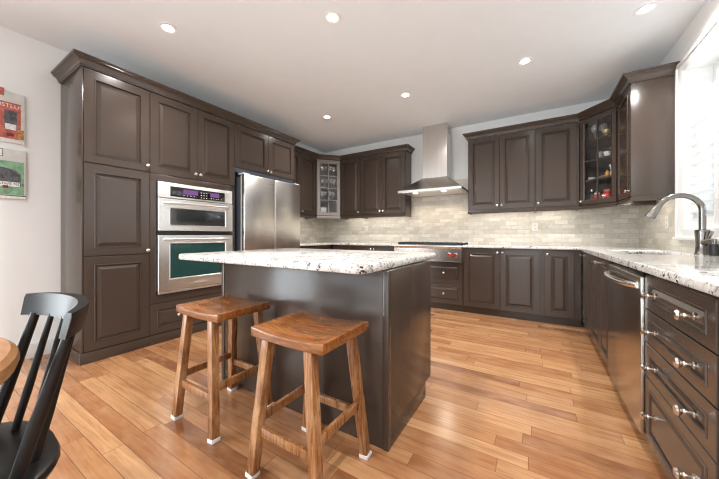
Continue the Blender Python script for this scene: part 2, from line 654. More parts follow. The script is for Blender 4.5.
# tiled backsplash
w = MB()
w.box(XLW + 0.01, XW - 0.01, YW - 0.01, YW, ZT - 0.03, ZU0 + 0.045)
w.box(-1.86, -0.875, YW - 0.01, YW, ZU0 + 0.045, 2.0)
struct('backsplash_back', w, M['tile_x'])
struct('backsplash_left', MB().box(XLW, XLW + 0.01, 3.34, YW - 0.01, ZT - 0.03, ZU0 + 0.045), M['tile_y'])
w = MB()
w.box(XW - 0.01, XW, 3.67, YW - 0.01, ZT - 0.03, ZU0 + 0.045)
w.box(XW - 0.01, XW, 0.55, 3.67, ZT - 0.03, 1.05)
struct('backsplash_right', w, M['tile_y'])

# ------------------------------------------------------------------ window with shutters
win = tag(bpy.data.objects.new('window_1', None), 'white framed window over the sink with plantation shutters', kind='structure')
COL.objects.link(win)
c = MB()
CY0, CY1, CZ0, CZ1 = 1.73, 3.658, 1.052, 2.59
for (y0, y1, z0, z1) in ((CY0, WY0 + 0.012, CZ0, CZ1), (WY1 - 0.012, CY1, CZ0, CZ1), (WY0, WY1, WZ1 - 0.012, CZ1), (WY0, WY1, CZ0, WZ0 + 0.012)):
    c.box(XW - 0.022, XW, y0, y1, z0, z1, 0.004)
for (y0, y1, z0, z1) in ((CY1 - 0.03, CY1, CZ0, CZ1), (CY0, CY0 + 0.03, CZ0, CZ1), (CY0, CY1, CZ1 - 0.03, CZ1)):
    c.box(XW - 0.034, XW - 0.015, y0, y1, z0, z1, 0.005)
tag(c.build('window_casing', M['white'], win), kind='structure')
c = MB()
for (y0, y1, z0, z1) in ((WY0, WY0 + 0.012, WZ0, WZ1), (WY1 - 0.012, WY1, WZ0, WZ1), (WY0, WY1, WZ1 - 0.012, WZ1), (WY0, WY1, WZ0, WZ0 + 0.012)):
    c.box(XW - 0.002, XW + 0.199, y0, y1, z0, z1)
tag(c.build('window_reveal', M['white'], win), kind='structure')
c = MB()
ym = (WY0 + WY1) / 2
for (y0, y1) in ((WY0 + 0.013, WY0 + 0.06), (WY1 - 0.06, WY1 - 0.013), (ym - 0.04, ym + 0.04)):
    c.box(XW + 0.15, XW + 0.195, y0, y1, WZ0 + 0.071, WZ1 - 0.071)
for (z0, z1) in ((WZ1 - 0.0705, WZ1 - 0.013), (WZ0 + 0.013, WZ0 + 0.0705)):
    c.box(XW + 0.15, XW + 0.195, WY0 + 0.013, WY1 - 0.013, z0, z1)
for y in (WY0 + 0.44, WY1 - 0.44):
    c.box(XW + 0.162, XW + 0.169, y - 0.01, y + 0.01, WZ0 + 0.0715, WZ1 - 0.0715)
tag(c.build('window_sash', M['white'], win), kind='structure')
tag(MB().box(XW + 0.17, XW + 0.175, WY0 + 0.02, WY1 - 0.02, WZ0 + 0.02, WZ1 - 0.02).build('window_glass', M['glass'], win), kind='structure')
SH1 = 2.215
npan = 4
pw = (WY1 - WY0 - 0.03) / npan
for k in range(npan):
    y1 = WY1 - 0.014 - pw * k
    y0 = y1 - pw + 0.003
    s = MB()
    xa, xb = XW + 0.022, XW + 0.050
    st = 0.045
    s.box(xa, xb, y0, y0 + st, WZ0 + 0.014, SH1, 0.003)
    s.box(xa, xb, y1 - st, y1, WZ0 + 0.014, SH1, 0.003)
    s.box(xa, xb, y0 + st, y1 - st, WZ0 + 0.014, WZ0 + 0.10, 0.003)
    s.box(xa, xb, y0 + st, y1 - st, SH1 - 0.10, SH1, 0.003)
    p = tag(s.build('shutter_panel', M['white'], win), kind='structure')
    lv = MB()
    z = WZ0 + 0.135
    while z < SH1 - 0.12:
        a = math.radians(14)
        ring = []
        hw, th = 0.040, 0.005
        for (u_, v_) in ((-hw, 0), (-hw * 0.5, th), (hw * 0.5, th), (hw, 0), (hw * 0.5, -th), (-hw * 0.5, -th)):
            ring.append(((xa + xb) / 2 + u_ * math.cos(a) - v_ * math.sin(a), z - u_ * math.sin(a) - v_ * math.cos(a)))
        lv.loft([[(x_, yy, z_) for x_, z_ in ring] for yy in (y0 + st + 0.002, y1 - st - 0.002)])
        z += 0.078
    tag(lv.build('shutter_louvres', M['white'], p), kind='structure')
tag(MB().box(XW - 0.05, XW - 0.02, CY0 - 0.01, CY1 - 0.002, CZ0 - 0.001, CZ0 + 0.024, 0.005).build('window_sill', M['white'], win), kind='structure')


# ------------------------------------------------------------------ cabinet building blocks (front = local -y, x to the viewer's right)
def knob(parent, x, z, s=1.0, long=False):
    prof = [(0.009, 0.001), (0.009, -0.003), (0.0055, -0.005), (0.0055, -0.017), (0.010, -0.020), (0.016, -0.024), (0.0165, -0.028), (0.012, -0.033), (0.004, -0.035)]
    if long:
        prof = [(0.013, 0.001), (0.013, -0.004), (0.006, -0.007), (0.0055, -0.020), (0.0085, -0.024), (0.0085, -0.027), (0.0065, -0.030), (0.012, -0.034), (0.018, -0.040), (0.0185, -0.044), (0.013, -0.050), (0.004, -0.052)]
    o = MB().lathe([(r * s, t) for r, t in prof], (x, 0, z), 'y', 16).build('knob', M['nickel'], parent)
    o['label'] = 'brushed nickel knob'
    return o


def panel(parent, name, x0, x1, z0, z1, stile=0.062, mat=None, y=0.0, rail=None, flat=False):
    """raised panel door or drawer front, its face at local y"""
    sx = stile
    sz = rail or stile
    prof = [(0.0, 0.019), (0.0, 0.003), (0.003, 0.0)]
    rings = []

    def rect(ix, iz, yy):
        return [(x0 + ix, y + yy, z0 + iz), (x1 - ix, y + yy, z0 + iz), (x1 - ix, y + yy, z1 - iz), (x0 + ix, y + yy, z1 - iz)]
    for i, yy in prof:
        rings.append(rect(i, i, yy))
    k = min(1.0, sx / 0.06, sz / 0.055)
    for di, yy in ((0.0, 0.0), (0.003, -0.004), (0.009, -0.004), (0.012, 0.004), (0.013, 0.014), (0.020, 0.014), (0.021, 0.010), (0.044, 0.001), (0.047, 0.0)):
        rings.append(rect(sx + di * k, sz + di * k, yy * max(k, 0.7)))
    return MB().loft(rings).build(name, mat or M['cab'], parent, smooth=0.25)


def light_rail(parent, x0, x1, z0=ZU0, z1=ZU1):
    b = MB()
    b.loft([[(x, yy, zz) for yy, zz in ((0.025, z0), (0.0, z0), (-0.004, z0 + 0.006), (-0.004, z0 + 0.018), (0.004, z0 + 0.026), (0.008, z1), (0.025, z1))] for x in (x0, x1)])
    return b.build('light_rail', M['cab'], parent)


def upper(name, label, loc, rz, wdt, depth, doors, z1=ZUC, end0=False, end1=False, cut0=0.0, cut1=0.0, strip=None):
    """doors: list of (x0, x1, knobside)"""
    t = thing(name, label, 'cabinet', loc, rz)
    b = MB()
    b.box(0, wdt, 0.021, depth, ZU1, z1)
    b.build('carcass', M['cab'], t)
    light_rail(t, 0, wdt)
    for e0 in (0, wdt - 0.016):
        MB().box(e0, e0 + 0.016, 0.026, depth - 0.011, ZU0, ZU1).build('end_rail', M['cab'], t)
    for x0, x1, ks in doors:
        dd = panel(t, 'door', x0 + 0.002, x1 - 0.002, ZU1 + 0.008, z1 - 0.004)
        if ks:
            kx = x1 - 0.03 if ks == 'r' else x0 + 0.03
            knob(dd, kx, ZU1 + 0.06)
    if strip:
        l = area('under_cabinet_lamp', ((strip[0] + strip[1]) / 2, depth * 0.42, ZU1 - 0.004), (0, 0, 0), strip[1] - strip[0], 0.03, strip[2] * 0.15, (1.0, 0.93, 0.82), t)
    return t


def base(name, label, loc, rz, wdt, depth, z1=ZG - 0.001, toe=0.09, doors=(), drawers=(), toe_in=0.065):
    t = thing(name, label, 'cabinet', loc, rz)
    b = MB()
    b.box(0, wdt, 0.021, depth, toe, z1)
    b.build('carcass', M['cab'], t)
    MB().box(0, wdt, toe_in, toe_in + 0.016, 0, toe).build('toe_kick', M['cab'], t)
    for x0, x1, z0, z1_, ks in doors:
        dd = panel(t, 'door', x0 + 0.002, x1 - 0.002, z0, z1_)
        if ks:
            knob(dd, x1 - 0.03 if ks == 'r' else x0 + 0.03, z1_ - 0.045)
    for x0, x1, z0, z1_, kn in drawers:
        dd = panel(t, 'drawer', x0 + 0.002, x1 - 0.002, z0, z1_, 0.05, rail=min(0.045, (z1_ - z0) * 0.22))
        for kx in kn:
            knob(dd, kx, (z0 + z1_) / 2)
    return t


def sweep(name, label, path, z, prof, bounce_plan=None):
    """moulding along a plan path; profile (out, up), outward = right of travel"""
    n = len(path)
    P = [Vector((p[0], p[1])) for p in path]
    rings = []
    for i in range(n):
        t0 = (P[i] - P[i - 1]).normalized() if i else None
        t1 = (P[i + 1] - P[i]).normalized() if i < n - 1 else None
        t0 = t0 or t1
        t1 = t1 or t0
        n0 = Vector((t0.y, -t0.x))
        n1 = Vector((t1.y, -t1.x))
        m = (n0 + n1)
        m = m / (1 + n0.dot(n1))
        rings.append([(P[i].x + m.x * o, P[i].y + m.y * o, z + u) for o, u in prof])
    o = MB().loft(rings).build(name, M['cab'], smooth=0.22)
    if bounce_plan:
        MB().loft([[(x, y, z + zz_) for x, y in bounce_plan] for zz_ in (0.076, 0.082)]).build('bounce_panel', M['white'], o)  # white sheet added above the cabinets to bounce light onto the ceiling
    return tag(o, label, 'moulding', kind='thing')


CROWN = [(0.0, 0.0), (0.008, 0.0), (0.010, 0.008), (0.016, 0.012), (0.022, 0.030), (0.034, 0.046), (0.050, 0.056), (0.054, 0.060), (0.054, 0.066), (0.064, 0.071), (0.066, 0.084), (0.0, 0.084)]

# ------------------------------------------------------------------ left tall bank
YL = [0.844, 1.336, 1.801, 2.277, 2.816, 3.329]
ZTB = 2.519
dep = XL - XLW - 0.003
# pantry
pw_ = YL[1] - YL[0]
pt = thing('pantry_cabinet', 'tall taupe pantry cabinet with three stacked raised-panel doors at the end of the bank', 'cabinet', (XL, YL[0], 0), PI / 2)
MB().box(0, pw_, 0.021, dep, 0.0, ZTB).build('carcass', M['cab'], pt)
MB().box(-0.010, 0.0, 0.0, dep, 0.0, ZTB - 0.001, 0.001).build('end_panel', M['cab'], pt)
b = MB()
b.box(-0.022, pw_, -0.008, 0.02, 0, 0.092, 0.003)
b.box(-0.022, -0.0105, 0.02, dep, 0, 0.092, 0.003)
b.build('plinth', M['cab'], pt)
for z0, z1, kz in ((0.098, 0.905, None), (0.912, 1.710, 0.945), (1.717, ZTB - 0.004, 1.775)):
    dd = panel(pt, 'door', 0.003, pw_ - 0.002, z0, z1, 0.068)
    if kz:
        knob(dd, pw_ - 0.026, kz)
# oven tower
tw = YL[3] - YL[1]
ot = thing('oven_cabinet', 'tall taupe cabinet around the built-in double oven, with two doors above and one drawer below', 'cabinet', (XL, YL[1], 0), PI / 2)
b = MB()
oy0, oy1, oz0, oz1 = 1.395 - YL[1], 2.222 - YL[1], 0.493, 1.638
b.box(0, tw, 0.021, dep, 0.0, oz0 - 0.004)
b.box(0, tw, 0.021, dep, oz1 + 0.004, ZTB)
b.box(0, oy0 - 0.004, 0.021, dep, oz0 - 0.004, oz1 + 0.004)
b.box(oy1 + 0.004, tw, 0.021, dep, oz0 - 0.004, oz1 + 0.004)
b.build('carcass', M['cab'], ot)
b = MB()
b.box(0.002, tw - 0.002, 0.003, 0.021, 0.408, oz0 - 0.004, 0.001)
b.box(0.002, tw - 0.002, 0.003, 0.021, oz1 + 0.004, 1.710, 0.001)
b.box(0.002, oy0 - 0.004, 0.003, 0.021, oz0 - 0.004, oz1 + 0.004)
b.box(oy1 + 0.004, tw - 0.002, 0.003, 0.021, oz0 - 0.004, oz1 + 0.004)
b.build('face_frame', M['cab'], ot)
MB().box(0, tw, -0.008, 0.02, 0, 0.092, 0.003).build('plinth', M['cab'], ot)
sx_ = YL[2] - YL[1]
dd = panel(ot, 'door', 0.003, sx_ - 0.002, 1.717, ZTB - 0.004, 0.066)
knob(dd, sx_ - 0.026, 1.775)
dd = panel(ot, 'door', sx_ + 0.002, tw - 0.003, 1.717, ZTB - 0.004, 0.066)
knob(dd, sx_ + 0.028, 1.775)
dd = panel(ot, 'drawer', 0.004, tw - 0.004, 0.098, 0.402, 0.058)
knob(dd, 0.26, 0.25)
knob(dd, tw - 0.26, 0.25)
# cabinet over the fridge
fw = YL[5] - YL[3]
fc = thing('over_fridge_cabinet', 'taupe two-door cabinet bridging above the steel fridge', 'cabinet', (XL, YL[3], 0), PI / 2)
MB().box(0, fw, 0.021, dep, 1.955, ZTB).build('carcass', M['cab'], fc)
MB().box(fw - 0.018, fw, 0.021, dep, 0.0, 1.954).build('end_panel', M['cab'], fc)
MB().box(0.002, fw - 0.02, 0.012, 0.03, 1.90, 1.962, 0.002).build('bottom_rail', M['case'], fc)
sx_ = YL[4] - YL[3]
dd = panel(fc, 'door', 0.003, sx_ - 0.002, 1.962, ZTB - 0.004, 0.066)
knob(dd, sx_ - 0.03, 2.0)
dd = panel(fc, 'door', sx_ + 0.002, fw - 0.003, 1.962, ZTB - 0.004, 0.066)
knob(dd, sx_ + 0.03, 2.0)
sweep('crown_moulding', 'stepped taupe crown moulding along the tops of the tall pantry, oven and fridge cabinets',
      [(XLW + 0.002, YL[0] - 0.010), (XL, YL[0] - 0.010), (XL, YL[5]), (XLW + 0.31, YL[5])], ZTB, CROWN,
      [(XLW + 0.004, YL[0] - 0.008), (XL - 0.002, YL[0] - 0.008), (XL - 0.002, YL[5] - 0.002), (XLW + 0.004, YL[5] - 0.002)])

# double wall oven
ov = thing('double_wall_oven', 'stainless built-in double wall oven with purple displays and teal lower window', 'oven', (XL, YL[1], oz0), PI / 2)
ow = oy1 - oy0
X0 = oy0
MB().box(X0 + 0.01, oy1 - 0.01, 0.01, 0.5, 0.0, oz1 - oz0 - 0.01).build('chassis', M['black'], ov)


def zz(z):
    return z - oz0


cp = MB().box(X0, oy1, -0.022, 0.009, zz(1.479), zz(oz1), 0.003).build('control_panel', M['steel_h'], ov)
wx0, wx1 = 1.51 - YL[1], 2.12 - YL[1]
MB().box(wx0, wx1, -0.0245, -0.020, zz(1.497), zz(1.602), 0.001).build('display_glass', M['black_glass'], cp)
for f0, f1 in ((0.21, 0.47), (0.70, 0.88)):
    MB().box(wx0 + f0 * (wx1 - wx0), wx0 + f1 * (wx1 - wx0), -0.0252, -0.0245, zz(1.535), zz(1.585)).build('display_screen', M['purple'], cp)['label'] = 'lit purple screen'
for r_ in range(3):
    for q in range(3):
        xx_ = wx0 + (0.53 + 0.05 * q) * (wx1 - wx0)
        MB().box(xx_ - 0.006, xx_ + 0.006, -0.0252, -0.0245, zz(1.515 + 0.028 * r_) - 0.004, zz(1.515 + 0.028 * r_) + 0.004).build('key', M['plastic'], cp)
for f in (0.22, 0.28, 0.34, 0.40, 0.72, 0.77, 0.82, 0.86, 0.93):
    xx_ = wx0 + f * (wx1 - wx0)
    MB().box(xx_ - 0.005, xx_ + 0.005, -0.0252, -0.0245, zz(1.516), zz(1.522)).build('key', M['plastic'], cp)
MB().box(X0, oy1, 0.002, 0.012, zz(1.095), zz(1.135)).build('vent_strip', M['black'], ov)


def oven_door(z0, z1, wz0, wz1, glass, hz):
    dm = MB()
    x0, x1 = X0, oy1

    def rect(ax0, ax1, az0, az1, yy):
        return [(ax0, yy, az0), (ax1, yy, az0), (ax1, yy, az1), (ax0, yy, az1)]
    rings = [rect(x0, x1, zz(z0), zz(z1), 0.009), rect(x0, x1, zz(z0), zz(z1), -0.028), rect(x0 + 0.004, x1 - 0.004, zz(z0) + 0.004, zz(z1) - 0.004, -0.032),
             rect(wx0 - 0.012, wx1 + 0.012, zz(wz0) - 0.012, zz(wz1) + 0.012, -0.032), rect(wx0 - 0.008, wx1 + 0.008, zz(wz0) - 0.008, zz(wz1) + 0.008, -0.035),
             rect(wx0, wx1, zz(wz0), zz(wz1), -0.026)]
    dm.loft(rings)
    o = dm.build('oven_door', M['steel_h'], ov, smooth=0.3)
    MB().box(wx0 + 0.001, wx1 - 0.001, -0.029, -0.0255, zz(wz0) + 0.001, zz(wz1) - 0.001).build('door_window', glass, o)
    hb = MB()
    ha, hb_ = X0 + 0.05, oy1 - 0.05
    pts = []
    for k in range(17):
        f = k / 16
        e = min(f, 1 - f) * 16
        y_ = -0.032 - 0.048 * min(1, (e / 2.0)) ** 0.7 if e < 2 else -0.080 - 0.012 * math.sin(PI * f)
        pts.append((ha + (hb_ - ha) * f, y_, zz(hz)))
    hb.tube(pts, [0.012] * 17, 12)
    hb.build('handle', M['steel_h'], o)
    return o


oven_door(1.140, 1.472, 1.20, 1.372, M['oven_glass'], 1.425)
lo = oven_door(0.518, 1.092, 0.645, 1.003, M['teal_glass'], 1.052)
MB().box(X0, oy1, -0.026, 0.0, zz(0.494), zz(0.513), 0.003).build('bottom_trim', M['steel_h'], ov)


def text(name, body, size, parent, loc, rot, mat, extrude=0.0006, align='CENTER'):
    cu = bpy.data.curves.new(name, 'FONT')
    cu.body = body
    cu.size = size
    cu.extrude = extrude
    cu.align_x = align
    cu.align_y = 'CENTER'
    cu.materials.append(mat)
    o = bpy.data.objects.new(name, cu)
    COL.objects.link(o)
    dg = bpy.context.evaluated_depsgraph_get()
    me = bpy.data.meshes.new_from_object(o.evaluated_get(dg))
    bpy.data.objects.remove(o)
    me.materials.clear()
    me.materials.append(mat)
    o = bpy.data.objects.new(name, me)
    o.parent = parent
    o.location = loc
    o.rotation_euler = rot
    COL.objects.link(o)
    return o


text('maker_badge', 'KitchenAid', 0.032, lo, (X0 + ow * 0.52, -0.0328, zz(0.575)), (PI / 2, 0, 0), M['paint_white'])

# fridge
FY0, FY1, FXF = 2.312, 3.306, -3.106
fr = thing('refrigerator', 'tall stainless two-door refrigerator standing in the cabinet bank', 'fridge', (FXF, FY0, 0), PI / 2)
FW = FY1 - FY0
MB().box(0.012, FW - 0.012, 0.085, 0.69, 0.02, 1.84, 0.004).build('case', M['case'], fr)
MB().box(0.02, FW - 0.02, 0.10, 0.14, 0.0, 0.02).build('base_grille', M['black'], fr)
seam = 2.804 - FY0
for x0, x1 in ((0.0, seam - 0.003), (seam + 0.003, FW)):
    dd = MB().box(x0, x1, 0.0, 0.062, 0.80, 1.867, 0.006, 3).build('fridge_door', M['steel_f'], fr)
    MB().box(x0 + 0.006, x1 - 0.006, 0.062, 0.085, 0.81, 1.855).build('door_gasket', M['gasket'], dd)
    MB().box(x0 + (0.004 if x0 == 0 else x1 - x0 - 0.09), x0 + (0.09 if x0 == 0 else x1 - x0 - 0.004), 0.02, 0.13, 1.868, 1.885, 0.004).build('hinge_cover', M['gasket'], dd)
dd = MB().box(0, FW, 0.0, 0.062, 0.06, 0.79, 0.006, 3).build('freezer_drawer', M['steel_f'], fr)
MB().tube([(0.12, 0.0, 0.72), (0.12, -0.05, 0.72), (0.2, -0.06, 0.72), (FW - 0.2, -0.06, 0.72), (FW - 0.12, -0.05, 0.72), (FW - 0.12, 0.0, 0.72)], 0.012).build('handle', M['steel_h'], dd)

# ------------------------------------------------------------------ upper cabinets
# on the left wall beside the fridge
LUX = XLW + 0.305
lu = upper('wall_cabinet', 'taupe two-door wall cabinet on the side wall between fridge and corner glass cabinet', (LUX, 3.332, 0), PI / 2, 4.198 - 3.332, 0.302,
           [(0.02, 0.43, None), (0.43, 0.85, 'l')], strip=(0.10, 0.78, 4.0))
sw = -1.87 - (-2.324)
upper('wall_cabinet', 'taupe single-door wall cabinet just beside the small corner glass cabinet near the fridge', (-3.215, YU, 0), 0, 3.215 - 2.772, YW - YU - 0.003,
      [(0.006, 3.215 - 2.774, 'r')], strip=(0.10, 0.44, 2.4))
upper('wall_cabinet', 'taupe two-door wall cabinet on the fridge side of the range hood', (-2.770, YU, 0), 0, 0.90, YW - YU - 0.003,
      [(0.004, 0.446, 'r'), (0.446, 0.892, 'l')], strip=(0.02, 0.80, 5.0))
upper('wall_cabinet', 'taupe two-door wall cabinet on the window side of the range hood', (-0.869, YU, 0), 0, 0.869 - 0.001, YW - YU - 0.003,
      [(0.004, 0.432, 'r'), (0.432, 0.866, 'l')], strip=(0.10, 0.86, 5.0))
upper('wall_cabinet', 'taupe single-door wall cabinet beside the tall corner glass cabinet near the window', (0.0, YU, 0), 0, 0.474, YW - YU - 0.003,
      [(0.003, 0.452, 'l')], strip=(0.01, 0.38, 2.6))
ru = upper('wall_cabinet', 'taupe wall cabinet on the window wall, its plain end panel beside the shutters', (XU, 4.204, 0), -PI / 2, 4.204 - 3.662, XW - XU - 0.003,
           [(0.03, 0.52, 'r')], strip=(0.12, 0.44, 3.4))
MB().box(4.204 - 3.662, 4.204 - 3.660, 0.002, XW - XU - 0.003, ZU1, ZUC, 0.0005).build('end_panel', M['cab'], ru)


def glass_cabinet(name, label, a, b_pt, wall_pts, frame_mat, stile, sill):
    """corner cabinet; front from a to b_pt (left to right as seen), wall_pts = remaining plan corners"""
    ax, ay = a
    bx, by = b_pt
    wd = math.hypot(bx - ax, by - ay)
    rz = math.atan2(by - ay, bx - ax)
    t = thing(name, label, 'cabinet', (ax, ay, 0), rz)
    inv = Matrix.Rotation(-rz, 2)
    loc = [inv @ Vector((p[0] - ax, p[1] - ay)) for p in wall_pts]
    plan = [Vector((0, 0.022)), Vector((wd, 0.022))] + loc     # counter-clockwise
    for nm, z0, z1 in (('bottom_panel', ZU1, ZU1 + 0.018), ('top_panel', ZUC - 0.02, ZUC)):
        MB().loft([[(p.x, p.y, z) for p in plan] for z in (z0, z1)]).build(nm, M['cab'], t)
    sd = MB()
    n = len(plan)
    cen = sum(plan, Vector((0, 0))) / n
    for i in range(1, n):
        p, q = plan[i], plan[(i + 1) % n]
        nn = Vector((q.y - p.y, -(q.x - p.x))).normalized()
        if nn.dot(cen - p) < 0:
            nn = -nn
        quad = [p, q, q + nn * 0.012, p + nn * 0.012]
        sd.loft([[(v.x, v.y, z) for v in quad] for z in (ZU1 + 0.018, ZUC - 0.02)])
    sd.build('side_wall', M['cab_in'], t)
    hgt = ZUC - 0.004 - (ZU1 + 0.008)
    z0, z1 = ZU1 + 0.008, ZUC - 0.004
    iz0, iz1 = z0 + sill, z1 - stile
    rows = [iz0 + (iz1 - iz0) * k / 4 for k in range(5)]
    for zr in rows[1:4]:
        pl = [cen + (p - cen) * 0.93 for p in plan]
        MB().loft([[(p.x, p.y, z) for p in pl] for z in (zr - 0.006, zr + 0.006)]).build('shelf', M['cab_in'], t)
    dr_ = MB()

    def rect(ix, iza, izb, yy):
        return [(0.006 + ix, yy, z0 + iza), (wd - 0.006 - ix, yy, z0 + iza), (wd - 0.006 - ix, yy, z1 - izb), (0.006 + ix, yy, z1 - izb)]
    rings = [rect(0, 0, 0, 0.019), rect(0, 0, 0, 0.003), rect(0.003, 0.003, 0.003, 0), rect(stile - 0.012, sill - 0.012, stile - 0.012, 0), rect(stile, sill, stile, 0.007), rect(stile, sill, stile, 0.019), rect(0, 0, 0, 0.019)]
    dr_.loft(rings, False, False)
    door = dr_.build('door', frame_mat, t, smooth=0.3)
    mu = MB()
    x_l, x_r = 0.006 + stile, wd - 0.006 - stile
    xm = (x_l + x_r) / 2
    mu.box(xm - 0.007, xm + 0.007, 0.003, 0.018, iz0, iz1, 0.002)
    for zr in rows[1:4]:
        mu.box(x_l, x_r, 0.0035, 0.0175, zr - 0.007, zr + 0.007, 0.002)
    mu.build('muntins', frame_mat, door)
    MB().box(x_l, x_r, 0.009, 0.012, iz0, iz1).build('glass_pane', M['glass'], door)
    lr = light_rail(t, 0.0, wd)
    if frame_mat is not M['cab']:
        lr.data = lr.data.copy()
        lr.data.materials[0] = frame_mat
    return t, wd, rows, xm, door


rc, rcw, rrows, rxm, rdoor = glass_cabinet('glass_corner_cabinet', 'tall taupe corner cabinet with glass door holding glassware and jars, near the window', (0.476, YU), (XU, 4.206),
                                           [(XW - 0.004, 4.206), (XW - 0.004, YW - 0.004), (0.476, YW - 0.004)], M['cab'], 0.055, 0.06)
knob(rdoor, 0.03, ZU1 + 0.05)
lc, lcw, lrows, lxm, ldoor = glass_cabinet('glass_corner_cabinet', 'pewter-framed corner cabinet with glass door holding stemware, near the fridge', (LUX, 4.200), (-3.217, YU),
                                           [(-3.217, YW - 0.004), (XLW + 0.004, YW - 0.004), (XLW + 0.004, 4.200)], M['pewter'], 0.062, 0.06)
sweep('crown_moulding', 'taupe crown moulding over the wall cabinets between fridge and hood', [(LUX, YL[5] + 0.067), (LUX, 4.2), (-3.216, YU), (-1.87, YU), (-1.87, YW - 0.002)], ZUC, CROWN,
      [(XLW + 0.004, YL[5] + 0.07), (LUX - 0.002, YL[5] + 0.07), (LUX - 0.002, 4.2), (-3.216, YU + 0.002), (-1.872, YU + 0.002), (-1.872, YW - 0.004), (XLW + 0.004, YW - 0.004)])
sweep('crown_moulding', 'taupe crown moulding over the wall cabinets between hood and window', [(-0.869, YW - 0.002), (-0.869, YU), (0.476, YU), (XU, 4.206), (XU, 3.660), (XW - 0.002, 3.660)], ZUC, CROWN,
      [(-0.867, YW - 0.004), (-0.867, YU + 0.002), (0.477, YU + 0.002), (XU + 0.002, 4.206), (XU + 0.002, 3.662), (XW - 0.004, 3.662), (XW - 0.004, YW - 0.004)])


# ---- contents of the glass cabinets
def at(t, x, y, z):
    return Matrix.Translation(t.location) @ Matrix.Rotation(t.rotation_euler[2], 4, 'Z') @ Vector((x, y, z))


def lathed(name, label, cat, loc, prof, mat, group=None, n=16):
    o = MB().lathe(prof, (0, 0, 0), 'z', n, True, False).build(name, mat)
    o.location = loc
    return tag(o, label, cat, group)


def goblet(s=1.0, bowl=0.038):
    return [(0.032 * s, 0.0), (0.031 * s, 0.003), (0.006 * s, 0.008), (0.0045 * s, 0.085 * s), (0.012 * s, 0.095 * s), (bowl * s, 0.125 * s), (bowl * 1.05 * s, 0.16 * s), (bowl * 0.85 * s, 0.20 * s), (bowl * 0.80 * s, 0.20 * s), (bowl * 0.98 * s, 0.16 * s), (bowl * 0.9 * s, 0.127 * s), (0.004 * s, 0.10 * s)]


sz = [ZU1 + 0.0185] + [r + 0.0065 for r in rrows[1:4]]       # shelf tops
cz = {'G': 'in the glass cabinet near the window'}
WG = 'stemware on the top shelf of the corner cabinet near the window'
lathed('wine_glass', 'tall clear wine glass, first from the hood side on the top shelf near the window', 'glass', at(rc, 0.125, 0.09, sz[3]), goblet(1.0), M['crystal'], WG)
lathed('wine_glass', 'clear wine glass behind the muntin on the top shelf near the window', 'glass', at(rc, 0.165, 0.16, sz[3]), goblet(1.0), M['crystal'], WG)
lathed('wine_glass', 'clear wine glass at the window side of the top shelf near the window', 'glass', at(rc, 0.362, 0.115, sz[3]), goblet(1.05, 0.042), M['crystal'], WG)
lathed('goblet', 'short gold goblet on the top shelf of the corner cabinet near the window', 'goblet', at(rc, 0.275, 0.070, sz[3]), [(0.030, 0), (0.028, 0.006), (0.008, 0.014), (0.009, 0.035), (0.034, 0.055), (0.040, 0.085), (0.036, 0.085), (0.030, 0.06), (0.003, 0.045)], M['gold'])
lathed('glass_bowl', 'large clear glass bowl on the second shelf down near the window', 'bowl', at(rc, 0.315, 0.205, sz[2]), [(0.045, 0), (0.05, 0.006), (0.085, 0.05), (0.095, 0.13), (0.092, 0.13), (0.08, 0.052), (0.004, 0.012)], M['crystal'])
lathed('cup', 'small pale cup in front of the large glass bowl', 'cup', at(rc, 0.290, 0.065, sz[2]), [(0.022, 0), (0.024, 0.004), (0.033, 0.03), (0.036, 0.06), (0.033, 0.06), (0.028, 0.03), (0.002, 0.006)], M['china'])
lathed('tumbler', 'clear tumbler beside the large glass bowl', 'glass', at(rc, 0.185, 0.10, sz[2]), [(0.026, 0), (0.030, 0.09), (0.028, 0.09), (0.024, 0.006)], M['crystal'])
# dish with utensils, tray
dsh = lathed('dish', 'white oval dish on the third shelf of the corner cabinet near the window', 'dish', at(rc, 0.258, 0.11, sz[1]), [(0.06, 0), (0.062, 0.004), (0.095, 0.024), (0.092, 0.026), (0.058, 0.008)], M['china'])
dsh.scale = (1.2, 0.75, 1.0)
dsh.rotation_euler = (0, 0, rc.rotation_euler[2])
lathed('small_bowl', 'small white bowl on the third shelf, hood side of the white dish', 'bowl', at(rc, 0.100, 0.07, sz[1]), [(0.025, 0), (0.042, 0.03), (0.039, 0.031), (0.022, 0.005)], M['china'])
b = MB()
b.lathe([(0.022, 0), (0.026, 0.055), (0.023, 0.055), (0.019, 0.006)], (0, 0, 0), 'z', 14, True, False)
ut = b.build('utensil_cup', M['china'])
ut.location = at(rc, 0.355, 0.065, sz[1])
tag(ut, 'white cup of pale brushes standing on the third shelf near the window', 'cup')
for k, (dx, dy) in enumerate(((-0.018, 0), (0.0, 0.008), (0.017, -0.004), (0.008, 0.012))):
    MB().tube([(dx * 0.3, dy, 0.008), (dx, dy, 0.085), (dx * 1.5, dy, 0.135)], [0.003, 0.006, 0.009], 8).build('brush', M['paint_white'], ut)
lathed('ornament', 'small orange ceramic ornament next to the cup of brushes', 'ornament', at(rc, 0.300, 0.055, sz[1] + 0.0), [(0.016, 0), (0.026, 0.02), (0.024, 0.05), (0.010, 0.07), (0.012, 0.08)], M['orange'])
tray = tag(MB().box(-0.07, 0.07, -0.012, 0.012, 0, 0.09, 0.004).build('paper_packet', M['paint_dark']), 'dark packet standing at the back of the third shelf near the window', 'packet')
tray.location = at(rc, 0.15, 0.20, sz[1])
tray.rotation_euler = (0, 0, rc.rotation_euler[2])
JG = 'jars on the bottom shelf of the corner cabinet near the window'


